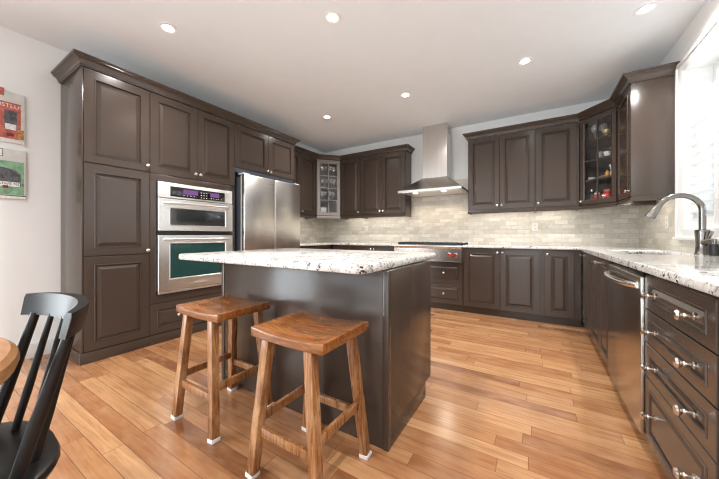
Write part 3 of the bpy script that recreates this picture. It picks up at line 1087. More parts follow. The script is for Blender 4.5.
def jar(label, x, y, r, h, body, lid, name='jar'):
    t = thing(name, label, name, at(rc, x, y, sz[0]), 0, JG)
    MB().lathe([(r, 0), (r * 1.03, 0.004), (r * 1.03, h * 0.72), (r * 0.8, h * 0.8), (r * 0.8, h * 0.84)], (0, 0, 0), 'z', 16).build('body', body, t)
    MB().lathe([(r * 0.86, h * 0.842), (r * 0.86, h), (r * 0.8, h * 1.01)], (0, 0, 0), 'z', 16).build('lid', lid, t)
    return t


jar('dark bottle with a grey cap, hood end of the bottom shelf', 0.100, 0.07, 0.026, 0.175, M['jar_dark'], M['steel'], 'bottle')
jar('red jar with a pale lid beside the dark bottle', 0.168, 0.065, 0.034, 0.125, M['jar_red'], M['china'])
jar('small white jar behind the two red jars', 0.215, 0.15, 0.030, 0.13, M['china'], M['jar_red'])
jar('red jar with a red lid between white jar and green bottle', 0.288, 0.068, 0.040, 0.145, M['jar_red'], M['paint_red'])
t = thing('bottle', 'slim green bottle at the window end of the bottom shelf', 'bottle', at(rc, 0.366, 0.065, sz[0]), 0, JG)
MB().lathe([(0.025, 0), (0.026, 0.006), (0.026, 0.10), (0.010, 0.14), (0.010, 0.165)], (0, 0, 0), 'z', 16).build('body', M['jar_green'], t)
MB().lathe([(0.012, 0.1655), (0.012, 0.19), (0.008, 0.192)], (0, 0, 0), 'z', 14).build('cap', M['gold'], t)

slz = [ZU1 + 0.0185] + [r + 0.0065 for r in lrows[1:4]]
row_name = {3: 'top shelf', 2: 'second shelf down', 1: 'third shelf down'}
for rI, xs_ in ((3, (0.11, 0.19, 0.27, 0.34)), (2, (0.12, 0.20, 0.29, 0.35)), (1, (0.11, 0.18, 0.27, 0.34))):
    pos = ('at the fridge end', 'second from fridge end', 'third from fridge end', 'at the hood end')
    for k, x in enumerate(xs_):
        s = 0.95 if rI != 1 else 0.85
        lathed('wine_glass', 'stem glass, %s, %s of the pewter cabinet' % (pos[k], row_name[rI]), 'glass', at(lc, x, 0.07 + 0.05 * (k % 2), slz[rI]), goblet(s, 0.036), M['crystal'], 'stemware in the pewter corner cabinet', 12)
bk = tag(MB().box(-0.055, 0.055, -0.01, 0.01, 0, 0.15, 0.003).build('recipe_card', M['paint_white']), 'white card standing on the bottom shelf of the pewter corner cabinet', 'card')
bk.location = at(lc, 0.145, 0.10, slz[0])
bk.rotation_euler = (0, 0, lc.rotation_euler[2])
for k, (x, lb) in enumerate(((0.12, 'red cup before the white card, fridge side'), (0.185, 'red cup before the white card, beside the muntin'), (0.30, 'red cup at the hood side of the bottom shelf, pewter cabinet'))):
    lathed('cup', lb, 'cup', at(lc, x, 0.055, slz[0]), [(0.024, 0), (0.031, 0.055), (0.029, 0.055), (0.022, 0.005)], M['jar_red'], 'red cups in the pewter corner cabinet')

# ------------------------------------------------------------------ base cabinets
BD = YW - YB - 0.003
base('base_cabinet', 'taupe base cabinet on the side wall between fridge and back corner', (-3.19, 3.335, 0), PI / 2, YB - 3.335 - 0.002, -3.19 - XLW - 0.003,
     doors=((0.02, 0.43, 0.10, 0.70, 'r'), (0.43, 0.84, 0.10, 0.70, 'l')), drawers=((0.02, 0.43, 0.712, 0.905, (0.225,)), (0.43, 0.84, 0.712, 0.905, (0.67,))))
base('base_cabinet', 'taupe single base cabinet in the back corner on the fridge side', (-3.188, YB, 0), 0, 0.436, BD,
     doors=((0.04, 0.432, 0.10, 0.70, 'r'),), drawers=((0.04, 0.432, 0.712, 0.905, (0.31,)),))
base('base_cabinet', 'taupe two-door base cabinet on the fridge side of the range', (-2.750, YB, 0), 0, 2.750 - 1.889, BD,
     doors=((0.003, 0.43, 0.10, 0.905, 'r'), (0.43, 0.858, 0.10, 0.905, 'l')))
rb = base('range_base_cabinet', 'taupe two-drawer base cabinet under the steel rangetop', (-1.887, YB, 0), 0, 1.016, BD, z1=0.708,
          drawers=((0.004, 1.012, 0.10, 0.392, (0.26, 0.75)), (0.004, 1.012, 0.398, 0.698, (0.26, 0.75))))
base('base_cabinet', 'taupe two-door base cabinet on the window side of the range', (-0.869, YB, 0), 0, 0.945, BD,
     doors=((0.004, 0.47, 0.10, 0.905, 'r'), (0.47, 0.92, 0.10, 0.905, 'l')))
base('base_cabinet', 'taupe single-door base cabinet in the back corner near the window', (0.077, YB, 0), 0, XR - 0.077 - 0.002, BD,
     doors=((0.018, 0.316, 0.10, 0.905, 'l'),))
RD = XW - XR - 0.003
base('base_cabinet', 'narrow taupe base cabinet in the corner of the sink run', (XR, YB - 0.002, 0), -PI / 2, YB - 3.615, RD,
     doors=((0.09, 0.585, 0.10, 0.905, 'l'),))
base('sink_cabinet', 'taupe two-door base cabinet under the sink', (XR, 3.612, 0), -PI / 2, 3.612 - 2.705, RD, z1=0.70,
     doors=((0.004, 0.495, 0.10, 0.905, 'r'), (0.495, 0.86, 0.10, 0.905, 'l')))
# drawer bank
DB0, DB1 = 1.942, 1.285
t = base('drawer_cabinet', 'taupe bank of four drawers with paired nickel knobs beside the dishwasher', (XR, DB0, 0), -PI / 2, DB0 - DB1, RD)
for z0, z1 in ((0.735, 0.898), (0.573, 0.729), (0.408, 0.567), (0.098, 0.402)):
    dd = panel(t, 'drawer', 0.003, DB0 - DB1 - 0.003, z0, z1, 0.055, rail=min(0.042, (z1 - z0) * 0.25))
    zk = (z0 + z1) / 2 + (0.02 if z1 - z0 > 0.2 else 0)
    for kx in (0.150, DB0 - DB1 - 0.135):
        knob(dd, kx, zk, 1.0, True)
base('base_cabinet', 'taupe base cabinet at the near end of the sink run, past the drawer bank', (XR, DB1 - 0.002, 0), -PI / 2, DB1 - 0.60, RD,
     doors=((0.004, 0.34, 0.10, 0.895, 'r'), (0.34, 0.68, 0.10, 0.895, 'l')))

# dishwasher
DW1, DW0 = 2.700, 1.946
dw = thing('dishwasher', 'stainless dishwasher with curved bar handle between sink cabinet and drawers', 'dishwasher', (XR, DW1, 0), -PI / 2)
dwid = DW1 - DW0
MB().box(0.004, dwid - 0.004, 0.03, 0.56, 0.09, 0.90).build('tub', M['black'], dw)
MB().box(0.004, dwid - 0.004, 0.06, 0.075, 0.0, 0.09).build('kick_plate', M['black'], dw)
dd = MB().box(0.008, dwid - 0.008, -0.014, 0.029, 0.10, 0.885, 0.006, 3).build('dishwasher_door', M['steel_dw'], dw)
pts = [(0.105 + (dwid - 0.155) * k / 14, -0.014 - 0.058 * math.sin(PI * k / 14) ** 0.55, 0.835) for k in range(15)]
MB().tube(pts, [0.016] * 15, 12).build('handle', M['steel'], dd)
MB().box(0.02, dwid - 0.02, 0.0, 0.028, 0.886, 0.908).build('control_strip', M['black_glass'], dw)

# ------------------------------------------------------------------ worktops
OV = 0.030
o = MB().cells([XLW + 0.012, -3.19 + OV, -1.890], [3.335, YB - OV, YW - 0.012], [[1, 1], [0, 1]], ZG, ZT, 0.008).build('worktop', M['granite'])
tag(o, 'speckled granite worktop running from fridge round the corner to the range', 'worktop')
xs = [-0.866, XR - OV, 0.585, 0.955, XW - 0.012]
ys = [0.60, 2.86, 3.585, YB - OV, YW - 0.012]
mk = [[0, 0, 0, 1], [1, 1, 1, 1], [1, 0, 1, 1], [1, 1, 1, 1]]
o = MB().cells(xs, ys, mk, ZG, ZT, 0.010).build('worktop', M['granite'])
tag(o, 'speckled granite L-shaped worktop with the sink, under the window and back cabinets', 'worktop')

# sink
sk = thing('sink', 'dark steel undermount sink set in the granite worktop', 'sink', (0.77, 3.22, 0.0))
bw = MB()
x0, x1, y0, y1 = -0.175, 0.175, -0.352, 0.355


def rr(ix, z):
    return [(x0 + ix, y0 + ix, z), (x1 - ix, y0 + ix, z), (x1 - ix, y1 - ix, z), (x0 + ix, y1 - ix, z)]


bw.loft([rr(-0.008, ZG - 0.003), rr(-0.002, ZG - 0.003), rr(0.004, ZG - 0.01), rr(0.01, 0.73), rr(0.03, 0.715)], False, True)
bw.build('bowl', M['steel_dark'], sk)
MB().lathe([(0.04, 0.7155), (0.04, 0.720), (0.03, 0.721), (0.01, 0.718)], (0, 0, 0), 'z', 20).build('drain', M['steel'], sk)

# faucet
fx, fy = 1.012, 3.01
fa = thing('faucet', 'gooseneck pull-down faucet in brushed dark nickel beside the window', 'faucet', (fx, fy, ZT))
MB().lathe([(0.040, 0), (0.040, 0.006), (0.036, 0.012), (0.033, 0.08), (0.038, 0.165), (0.036, 0.175), (0.020, 0.178)], (0, 0, 0), 'z', 24).build('body', M['faucet'], fa)
R_ = 0.115
pts = [(0, 0, 0.17), (0, 0, 0.24), (0, 0, 0.312)]
for k in range(1, 15):
    a = PI * 0.86 * k / 14
    pts.append((-R_ + R_ * math.cos(a), 0, 0.312 + R_ * math.sin(a)))
MB().tube(pts, 0.0185, 16).build('spout', M['faucet'], fa)
e = Vector(pts[-1])
dv = (Vector(pts[-1]) - Vector(pts[-2])).normalized()
MB().tube([e + dv * 0.001, e + dv * 0.02, e + dv * 0.03, e + dv * 0.095, e + dv * 0.105], [0.020, 0.0205, 0.023, 0.032, 0.030], 18).build('spray_head', M['faucet'], fa)
b = MB()
b.tube([(0.0, -0.034, 0.085), (0.0, -0.075, 0.085)], 0.021, 16)
b.tube([(0.0, -0.062, 0.09), (0.006, -0.07, 0.12), (0.018, -0.078, 0.165)], [0.010, 0.010, 0.013], 12)
b.build('lever', M['faucet'], fa)
sd_ = thing('soap_dispenser', 'dark soap dispenser standing beside the faucet', 'soap dispenser', (1.015, 2.855, ZT))
MB().lathe([(0.026, 0), (0.028, 0.004), (0.028, 0.070), (0.024, 0.078)], (0, 0, 0), 'z', 20).build('body', M['black'], sd_)
b = MB()
b.lathe([(0.009, 0.0785), (0.009, 0.110)], (0, 0, 0), 'z', 12)
b.tube([(0.01, 0, 0.105), (-0.02, 0, 0.107), (-0.06, 0, 0.098)], 0.0065, 10)
b.build('pump', M['faucet'], sd_)

# ------------------------------------------------------------------ rangetop
rx0, rx1 = -1.885, -0.871
rg = thing('gas_rangetop', 'stainless gas rangetop with red knobs set in the back worktop', 'cooktop', (0, 0, 0))
MB().box(rx0, rx1, 4.16, YW - 0.02, 0.712, 0.945, 0.003).build('body', M['steel_h'], rg)
b = MB()
b.loft([[(x, yy, z_) for yy, z_ in ((4.158, 0.716), (4.128, 0.722), (4.120, 0.90), (4.108, 0.912), (4.104, 0.930), (4.112, 0.944), (4.158, 0.946))] for x in (rx0, rx1)])
fp = b.build('front_panel', M['steel'], rg)
for ku in (-1.80, -1.716, -1.42, -1.336, -1.04, -0.956):
    kb = MB().lathe([(0.030, 0.006), (0.030, -0.004), (0.026, -0.007)], (ku, 4.124, 0.815), 'y', 20).build('knob_bezel', M['nickel'], fp)
    MB().lathe([(0.022, -0.0075), (0.025, -0.014), (0.025, -0.036), (0.022, -0.040)], (ku, 4.124, 0.815), 'y', 20).build('knob', M['red'], kb)['label'] = 'red control knob'
MB().box(rx0 + 0.01, rx1 - 0.01, 4.17, YW - 0.03, 0.9455, 0.950).build('burner_tray', M['steel_dark'], rg)
MB().box(rx0, rx1, YW - 0.045, YW - 0.013, 0.9505, 0.985, 0.004).build('back_trim', M['steel_h'], rg)
gw = (rx1 - rx0 - 0.06) / 3
for k in range(3):
    a0 = rx0 + 0.03 + gw * k + 0.004
    a1 = a0 + gw - 0.008
    b = MB()
    for q in range(5):
        x = a0 + 0.008 + (a1 - a0 - 0.016) * q / 4
        b.box(x - 0.006, x + 0.006, 4.19, 4.74, 0.968, 0.984, 0.002)
    for q in range(4):
        y = 4.197 + 0.535 * q / 3
        b.box(a0, a1, y - 0.006, y + 0.006, 0.9505, 0.978, 0.002)
    b.build('grate', M['black'], rg)
for k in range(3):
    for yy in (4.33, 4.60):
        MB().lathe([(0.045, 0.9505), (0.045, 0.958), (0.03, 0.964), (0.002, 0.965)], (rx0 + 0.03 + gw * (k + 0.5), yy, 0), 'z', 18).build('burner', M['black'], rg)

# ------------------------------------------------------------------ range hood
hd = thing('range_hood', 'stainless chimney range hood above the rangetop', 'range hood', (-1.362, YW, 0))
hw, hf = 0.482, -0.65
b = MB()
b.box(-0.192, 0.192, -0.313, -0.013, 2.013, ZC - 0.002, 0.0)
ch = b.build('chimney', M['steel'], hd)
b = MB()
for k in range(6):
    b.box(0.1915, 0.1925, -0.26, -0.12, 2.70 + 0.016 * k, 2.708 + 0.016 * k)
b.build('chimney_vent', M['black'], ch)


def hr(x, yf, yb, z):
    return [(-x, yf, z), (x, yf, z), (x, yb, z), (-x, yb, z)]


b = MB()
b.loft([hr(hw - 0.05, hf + 0.05, -0.06, 1.757), hr(hw - 0.012, hf + 0.012, -0.02, 1.752), hr(hw, hf, -0.013, 1.750), hr(hw, hf, -0.013, 1.787), hr(hw - 0.006, hf + 0.006, -0.013, 1.792), hr(0.200, -0.322, -0.013, 2.008), hr(0.200, -0.322, -0.013, 2.013)])
cn = b.build('canopy', M['steel'], hd, smooth=0.25)
MB().box(-hw + 0.051, hw - 0.051, hf + 0.051, -0.07, 1.7545, 1.7565).build('filter', M['steel_h'], hd)
for x in (-0.24, -0.20 + 0.40):
    lm = MB().lathe([(0.036, 1.7544), (0.036, 1.7515), (0.030, 1.751)], (x, hf + 0.13, 0), 'z', 18).build('lamp', M['hood_lamp'], hd)
    lm['label'] = 'lit round hood lamp'
    l = bpy.data.lights.new('hood_lamp_light', 'SPOT')
    l.energy = 3.2
    l.color = (1.0, 0.86, 0.68)
    l.spot_size = math.radians(150)
    l.spot_blend = 0.6
    l.shadow_soft_size = 0.02
    lo_ = bpy.data.objects.new('hood_lamp_light', l)
    lo_.location = (x, hf + 0.30, 1.742)
    lo_.parent = hd
    COL.objects.link(lo_)
b = MB()
for k in range(4):
    b.lathe([(0.006, hf + 0.001), (0.006, hf - 0.003)], (-0.06 + 0.04 * k, 0, 1.769), 'y', 10)
b.build('buttons', M['nickel'], cn)

# ------------------------------------------------------------------ island
IX0, IX1, IY0, IY1 = -2.27, -0.655, 1.10, 2.25
BX0, BX1, BY0, BY1 = -2.022, -0.632, 1.308, 1.995
isl = thing('kitchen_island', 'large taupe kitchen island with plain panelled sides in the middle of the floor', 'island', (0, 0, 0))
MB().box(BX0 + 0.02, BX1 - 0.02, BY0 + 0.018, BY1 - 0.022, 0.10, ZG - 0.007).build('body', M['cab'], isl)
MB().box(BX0 + 0.032, BX1 - 0.032, BY0, BY0 + 0.018, 0.0, ZG - 0.007, 0.001).build('front_panel', M['cab'], isl)
MB().box(BX1 - 0.02, BX1, BY0 + 0.032, BY1 - 0.0, 0.10, ZG - 0.007, 0.001).build('end_panel', M['cab'], isl)
MB().box(BX1 - 0.02, BX1, BY0 + 0.032, BY1 - 0.11, 0.0, 0.0995, 0.001).build('end_panel', M['cab'], isl)
MB().box(BX0, BX0 + 0.02, BY0 + 0.032, BY1 - 0.0, 0.0, ZG - 0.007, 0.001).build('end_panel', M['cab'], isl)
for px0 in (BX0 - 0.003, BX1 - 0.030):
    p_ = MB()
    p_.box(px0, px0 + 0.033, BY0 - 0.004, BY0 + 0.030, 0.0, ZG - 0.007, 0.003)
    p_.build('corner_post', M['cab'], isl)
MB().box(BX0 + 0.02, BX1 - 0.021, BY1 - 0.105, BY1 - 0.09, 0, 0.10).build('toe_kick', M['cab'], isl)
wq = (BX1 - BX0 - 0.04) / 3
for k in range(3):
    a0 = BX0 + 0.02 + wq * k
    dd = MB().box(-a0 - wq + 0.002, -a0 - 0.002, -BY1 + 0.002, -BY1 + 0.021, 0.105, ZG - 0.012, 0.002).build('door', M['cab'], isl, rot=(0, 0, PI))
bm_ = MB()
nseg = 5


def rounded(x0, x1, y0, y1, r, z, ins=0.0):
    pts = []
    for (cx, cy, a0) in ((x1 - r, y0 + r, -PI / 2), (x1 - r, y1 - r, 0), (x0 + r, y1 - r, PI / 2), (x0 + r, y0 + r, PI)):
        for k in range(nseg + 1):
            a = a0 + PI / 2 * k / nseg
            pts.append((cx + (r - ins) * math.cos(a), cy + (r - ins) * math.sin(a), z))
    return pts


za, zb = ZG - 0.006, ZT
bm_.loft([rounded(IX0, IX1, IY0, IY1, 0.05, za, 0.010), rounded(IX0, IX1, IY0, IY1, 0.05, za + 0.004, 0.003), rounded(IX0, IX1, IY0, IY1, 0.05, za + 0.012, 0.0),
          rounded(IX0, IX1, IY0, IY1, 0.05, zb - 0.014, 0.0), rounded(IX0, IX1, IY0, IY1, 0.05, zb - 0.004, 0.004), rounded(IX0, IX1, IY0, IY1, 0.05, zb, 0.014)])
tag(bm_.build('worktop', M['granite']), 'pale speckled granite worktop resting on the kitchen island', 'worktop')

# ------------------------------------------------------------------ stools
st = thing('bar_stool', 'worn brown wooden saddle stool nearer the island corner by the window run', 'stool', (-0.905, 1.040, 0), 0, 'saddle stools along the island')
# saddle seat
s = MB()
nx, ny = 16, 4
sxh, syh = 0.212, 0.178
top = [[None] * (ny + 1) for _ in range(nx + 1)]
bot = [[None] * (ny + 1) for _ in range(nx + 1)]
for i in range(nx + 1):
    for j in range(ny + 1):
        u_ = -1 + 2 * i / nx
        v_ = -1 + 2 * j / ny
        zt = 0.673 - 0.020 * (1 - u_ * u_) ** 1.0 * (0.75 + 0.25 * (1 - abs(v_)))
        top[i][j] = s.bm.verts.new((u_ * sxh, v_ * syh, zt))
        bot[i][j] = s.bm.verts.new((u_ * sxh, v_ * syh, 0.628 - 0.006 * (1 - u_ * u_)))
for i in range(nx):
    for j in range(ny):
        s.bm.faces.new((top[i][j], top[i + 1][j], top[i + 1][j + 1], top[i][j + 1]))
        s.bm.faces.new((bot[i][j], bot[i][j + 1], bot[i + 1][j + 1], bot[i + 1][j]))
for i in range(nx):
    s.bm.faces.new((top[i][0], bot[i][0], bot[i + 1][0], top[i + 1][0]))
    s.bm.faces.new((top[i][ny], top[i + 1][ny], bot[i + 1][ny], bot[i][ny]))
for j in range(ny):
    s.bm.faces.new((top[0][j], top[0][j + 1], bot[0][j + 1], bot[0][j]))
    s.bm.faces.new((top[nx][j], bot[nx][j], bot[nx][j + 1], top[nx][j + 1]))
bmesh.ops.recalc_face_normals(s.bm, faces=s.bm.faces)
es = [e for e in s.bm.edges if len(e.link_faces) == 2 and e.calc_face_angle(0) > 0.8]
bmesh.ops.bevel(s.bm, geom=es, offset=0.005, segments=2, affect='EDGES', profile=0.5)
s.build('seat', M['stool_seat'], st)


def legpt(sx, sy, z):
    f = z / 0.628
    return Vector((sx * (0.190 - 0.066 * f), sy * (0.184 - 0.036 * f), z))


for sx, sy in ((-1, -1), (1, -1), (1, 1), (-1, 1)):
    lg = MB().bar(legpt(sx, sy, 0.018), legpt(sx, sy, 0.634), 0.043, 0.043, 0.003).build('leg', M['stool_leg'], st)
    MB().bar(legpt(sx, sy, 0.0), legpt(sx, sy, 0.020), 0.047, 0.047, 0.002).build('felt_pad', M['felt'], lg)['label'] = 'white felt foot pad'
for (a, b2, z) in (((-1, -1), (1, -1), 0.215), ((-1, 1), (1, 1), 0.215), ((-1, -1), (-1, 1), 0.262), ((1, -1), (1, 1), 0.262)):
    p0, p1 = legpt(*a, z), legpt(*b2, z)
    MB().bar(p0, p1, 0.042 if False else 0.020, 0.040, 0.003, up=(0, 0, 1)).build('stretcher', M['stool_leg'], st)
copy_thing(st, (-1.640, 1.075, 0), 0.0, 'worn brown wooden saddle stool nearer the ovens, beside the other stool')

# ------------------------------------------------------------------ dining chair and table
CX, CY = -1.320, 0.020
ch = thing('dining_chair', 'black spindle-back wooden chair tucked against the round table', 'chair', (CX, CY, 0))
SZ = 0.462
seat_pts = []
for k in range(32):
    a = 2 * PI * k / 32
    ca, sa = math.cos(a), math.sin(a)
    rx_, ry_ = 0.268, 0.255
    p = 2.6
    seat_pts.append((rx_ * math.copysign(abs(ca) ** (2 / p), ca), ry_ * math.copysign(abs(sa) ** (2 / p), sa)))
s = MB()
s.loft([[(x * f, y * f, z) for x, y in seat_pts] for f, z in ((0.90, SZ - 0.040), (0.97, SZ - 0.034), (1.0, SZ - 0.018), (0.985, SZ - 0.004), (0.95, SZ), (0.6, SZ - 0.008), (0.25, SZ - 0.011))])
s.build('seat', M['black_wood'], ch)
CZ = 0.818           # spindle tops


def crest_xy(t, off=0.0):
    """t in -1..1 along the curved crest"""
    a = t * 1.0
    k_ = (math.cos(a) - math.cos(1.0)) / (1 - math.cos(1.0))
    return ((0.240 + off) * math.sin(a) / math.sin(1.0), 0.222 + (0.078 + off) * k_ + (off if off < 0 else 0) * (1 - k_) * 0.3)


nsp = 6
for k in range(nsp):
    t_ = -1 + 2 * k / (nsp - 1)
    outer = k in (0, nsp - 1)
    tt = t_ * 0.76
    x1_, y1_ = crest_xy(tt, -0.012)
    a = t_ * 1.12
    x0_, y0_ = 0.176 * math.sin(a) / math.sin(1.12), 0.145 + 0.07 * (math.cos(a) - math.cos(1.12)) / (1 - math.cos(1.12))
    P0, P1 = Vector((x0_, y0_, SZ - 0.012)), Vector((x1_, y1_, CZ))
    r0, r1, rm = (0.0150, 0.0125, 0.0165) if outer else (0.0100, 0.0080, 0.0115)
    MB().tube([P0, P0.lerp(P1, 0.35), P0.lerp(P1, 0.7), P1], [r0, rm, (rm + r1) / 2, r1], 12).build('post' if outer else 'spindle', M['black_wood'], ch)
s = MB()
rings = []
for k in range(25):
    t_ = -1 + 2 * k / 24
    xo, yo = crest_xy(t_, 0.010)
    xi, yi = crest_xy(t_, -0.020)
    dz = 0.068 - 0.006 * abs(t_) ** 3
    lean = 0.012
    rings.append([(xi, yi, CZ - 0.006), (xo, yo, CZ - 0.006), (xo * 1.02, yo + lean, CZ + dz * 0.8), (xo * 1.015, yo + lean, CZ + dz), (xi * 1.04, yi + lean + 0.002, CZ + dz + 0.001), (xi * 1.02, yi + lean * 0.8, CZ + dz * 0.85)])
s.loft(rings)
s.build('crest_rail', M['black_wood'], ch)
for sx, sy in ((-1, -1), (1, -1), (1, 1), (-1, 1)):
    p1, p0 = Vector((sx * 0.15, sy * 0.15, SZ - 0.03)), Vector((sx * 0.205, sy * 0.215, 0.0))
    MB().tube([p0, p0.lerp(p1, 0.5), p1], [0.012, 0.020, 0.015], 12).build('leg', M['black_wood'], ch)
for sx in (-1, 1):
    MB().tube([(sx * 0.187, -0.19, 0.16), (sx * 0.187, 0, 0.16), (sx * 0.187, 0.19, 0.16)], [0.009, 0.014, 0.009], 10).build('stretcher', M['black_wood'], ch)
MB().tube([(-0.187, 0, 0.16), (0, 0, 0.16), (0.187, 0, 0.16)], [0.009, 0.014, 0.009], 10).build('stretcher', M['black_wood'], ch)

tb = thing('dining_table', 'round wooden dining table with thick brown edge at the edge of the room', 'table', (-1.372, -0.366, 0))
s = MB()
s.lathe([(0.50, 0.715), (0.545, 0.716), (0.565, 0.722), (0.570, 0.738), (0.566, 0.756), (0.552, 0.768), (0.53, 0.770)], (0, 0, 0), 'z', 64)
s.build('tabletop', M['table'], tb)
MB().lathe([(0.075, 0.14), (0.085, 0.2), (0.05, 0.28), (0.06, 0.5), (0.09, 0.66), (0.12, 0.714)], (0, 0, 0), 'z', 24).build('pedestal', M['black_wood'], tb)
for k in range(4):
    a = PI / 4 + k * PI / 2
    MB().tube([(0.05 * math.cos(a), 0.05 * math.sin(a), 0.22), (0.18 * math.cos(a), 0.18 * math.sin(a), 0.17), (0.36 * math.cos(a), 0.36 * math.sin(a), 0.025)], [0.035, 0.032, 0.024], 12).build('leg', M['black_wood'], tb)

# ------------------------------------------------------------------ paintings on the left wall
def zpx(p):
    return 2.308 - (p - 80) / 335 * 0.429


def ypx(p):
    return 0.609 - (165 - p) * 0.00082


def painting(name, label, y0, y1, z0, z1):
    t = thing(name, label, 'painting', (XLW, y0, z0), PI / 2)
    MB().box(0, y1 - y0, -0.018, -0.001, 0, z1 - z0, 0.0015).build('canvas', M['canvas'], t)
    return t


y0, y1 = 0.27, 0.609
pa = painting('painting', 'small canvas of a red shop front, the upper of two on the side wall', y0, y1, 1.879, 2.308)


def patch(t, name, ya, yb, za, zb, mat, th=0.0008, base_=0.018, arch=0.0):
    oy, oz = t.location.y, t.location.z
    b = MB()
    if arch:
        pts = [(ya - oy, za - oz), (yb - oy, za - oz), (yb - oy, zb - oz - arch)]
        for k in range(1, 10):
            f = k / 10
            pts.append((yb - oy + (ya - yb) * f, zb - oz - arch * (1 - math.sin(PI * f) ** 0.7)))
        pts.append((ya - oy, zb - oz - arch))
        b.loft([[(x, -base_, z) for x, z in pts], [(x, -base_ - th, z) for x, z in pts]])
    else:
        b.box(ya - oy, yb - oy, -base_ - th, -base_, za - oz, zb - oz)
    return b.build(name, mat, t)


patch(pa, 'painted_facade', y0 + 0.02, ypx(138), zpx(388), zpx(195), M['paint_red'])
patch(pa, 'painted_sign', y0 + 0.02, ypx(140), zpx(196), zpx(148), M['paint_red'], 0.0011)
patch(pa, 'painted_window', ypx(26), ypx(110), zpx(330), zpx(200), M['paint_dark'], 0.0014)
patch(pa, 'painted_window', ypx(-120), ypx(-36), zpx(330), zpx(200), M['paint_dark'], 0.0014)
patch(pa, 'painted_curtain', ypx(30), ypx(106), zpx(328), zpx(290), M['paint_white'], 0.0018)
patch(pa, 'painted_chimney', ypx(-22), ypx(26), zpx(112), zpx(62), M['paint_red'], 0.0010)
patch(pa, 'painted_flowers', ypx(112), ypx(158), zpx(385), zpx(320), M['paint_orange'], 0.0018)
patch(pa, 'painted_step', ypx(40), ypx(90), zpx(372), zpx(352), M['paint_maroon'], 0.0016)
patch(pa, 'painted_ground', y0 + 0.004, ypx(160), zpx(413), zpx(398), M['paint_white'], 0.0010)
text('lettering', 'INSTLUST', 0.044, pa, ((ypx(68) - y0), -0.0198, zpx(172) - 1.879), (PI / 2, 0, 0), M['paint_white'], 0.0004)

pb = painting('painting', 'small canvas of a green shop front, the lower of two on the side wall', y0 + 0.005, 0.616, 1.403, 1.8245)


def zp2(p):
    return 1.8245 - (p - 85) / 325 * 0.4215


patch(pb, 'painted_facade', y0 + 0.02, ypx(160), zp2(384), zp2(164), M['paint_green'])
patch(pb, 'painted_window', ypx(-130), ypx(136), zp2(332), zp2(208), M['paint_dark'], 0.0013, arch=0.05)
patch(pb, 'painted_shelf', ypx(-110), ypx(132), zp2(330), zp2(300), M['paint_white'], 0.0017)
patch(pb, 'painted_bowl', ypx(14), ypx(52), zp2(342), zp2(324), M['paint_maroon'], 0.0021)
patch(pb, 'painted_shutter', ypx(-20), ypx(18), zp2(140), zp2(88), M['paint_dark'], 0.0008)
patch(pb, 'painted_shutter', ypx(-16), ypx(13), zp2(136), zp2(92), M['paint_white'], 0.0012)
patch(pb, 'painted_ground', y0 + 0.01, ypx(172), zp2(408), zp2(390), M['paint_white'], 0.0010)
patch(pb, 'painted_kerb', y0 + 0.01, ypx(172), zp2(392), zp2(386), M['paint_dark'], 0.0012)
text('lettering', 'LUWE NDE', 0.030, pb, (ypx(68) - y0 - 0.005, -0.0199, zp2(313) - 1.403), (PI / 2, 0, 0), M['paint_dark'], 0.0003)

# ------------------------------------------------------------------ outlets
def outlet(label, loc, rz):
    t = thing('wall_outlet', label, 'outlet', loc, rz)
    MB().box(-0.037, 0.037, -0.006, 0.0, -0.060, 0.060, 0.002).build('cover_plate', M['plastic'], t)
    for dz in (-0.026, 0.026):
        s_ = MB().box(-0.017, 0.017, -0.008, -0.006, dz - 0.016, dz + 0.016, 0.001).build('socket', M['plastic'], t)
        MB().box(-0.008, -0.005, -0.0084, -0.008, dz - 0.006, dz + 0.008).box(0.005, 0.008, -0.0084, -0.008, dz - 0.006, dz + 0.008).build('slot', M['slot'], s_)
    return t


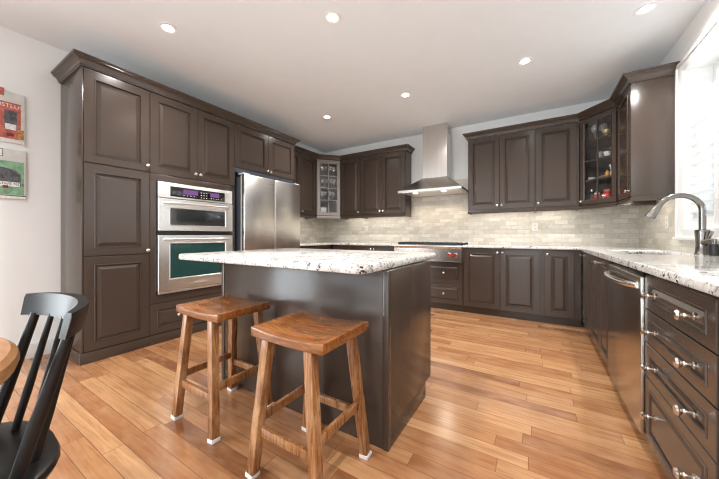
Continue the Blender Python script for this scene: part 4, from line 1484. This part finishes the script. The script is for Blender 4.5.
ou = outlet('white double outlet on the tiles between corner cabinet and hood', (-2.78, YW - 0.0105, 1.21), 0)
copy_thing(ou, (-0.005, YW - 0.0105, 1.21), 0, 'white double outlet on the tiles under the single wall cabinet near the window')
copy_thing(ou, (XW - 0.0105, 3.90, 1.215), -PI / 2, 'white double outlet on the window wall behind the faucet spout')

# ------------------------------------------------------------------ recessed downlights
dl = None
spots = [((-2.655, 1.225), 'recessed ceiling downlight above the oven cabinets'),
         ((-1.395, 1.859), 'recessed ceiling downlight above the island'),
         ((-2.638, 3.380), 'recessed ceiling downlight in front of the fridge'),
         ((-1.386, 3.364), 'recessed ceiling downlight in front of the range hood'),
         ((-0.09, 3.340), 'recessed ceiling downlight in front of the window-side wall cabinets'),
         ((0.733, 3.060), 'recessed ceiling downlight above the sink'),
         ((-0.09, 1.20), 'added unseen ceiling downlight over the aisle beside the drawer cabinet'),  # from here on: out-of-view downlights added to brighten the room
         ((-1.395, -0.45), 'added unseen ceiling downlight above the round dining table'),
         ((-2.655, -0.90), 'added unseen ceiling downlight near the added side window of the dining end'),
         ((-0.09, -0.90), 'added unseen ceiling downlight near the added patio doors')]
for (x, y), lb in spots:
    if dl is None:
        dl = thing('recessed_downlight', lb, 'ceiling light', (x, y, ZC), 0, 'recessed downlights in the ceiling')
        MB().lathe([(0.070, -0.0005), (0.072, -0.005), (0.062, -0.008), (0.046, -0.004), (0.040, -0.0015)], (0, 0, 0), 'z', 28, False, False).build('trim_ring', M['white'], dl)
        MB().lathe([(0.0395, -0.0016), (0.030, -0.006), (0.016, -0.009), (0.002, -0.010)], (0, 0, 0), 'z', 28, False, True).build('lens', M['lamp'], dl)['label'] = 'glowing lamp lens'
        r = dl
    else:
        r = copy_thing(dl, (x, y, ZC), 0, lb)
    l = bpy.data.lights.new('downlight_beam', 'SPOT')
    l.energy = 62
    l.color = (1.0, 0.975, 0.95)
    l.spot_size = math.radians(150)
    l.spot_blend = 1.0
    l.shadow_soft_size = 0.04
    lo_ = bpy.data.objects.new('downlight_beam', l)
    lo_.location = (x, y, ZC - 0.012)
    COL.objects.link(lo_)
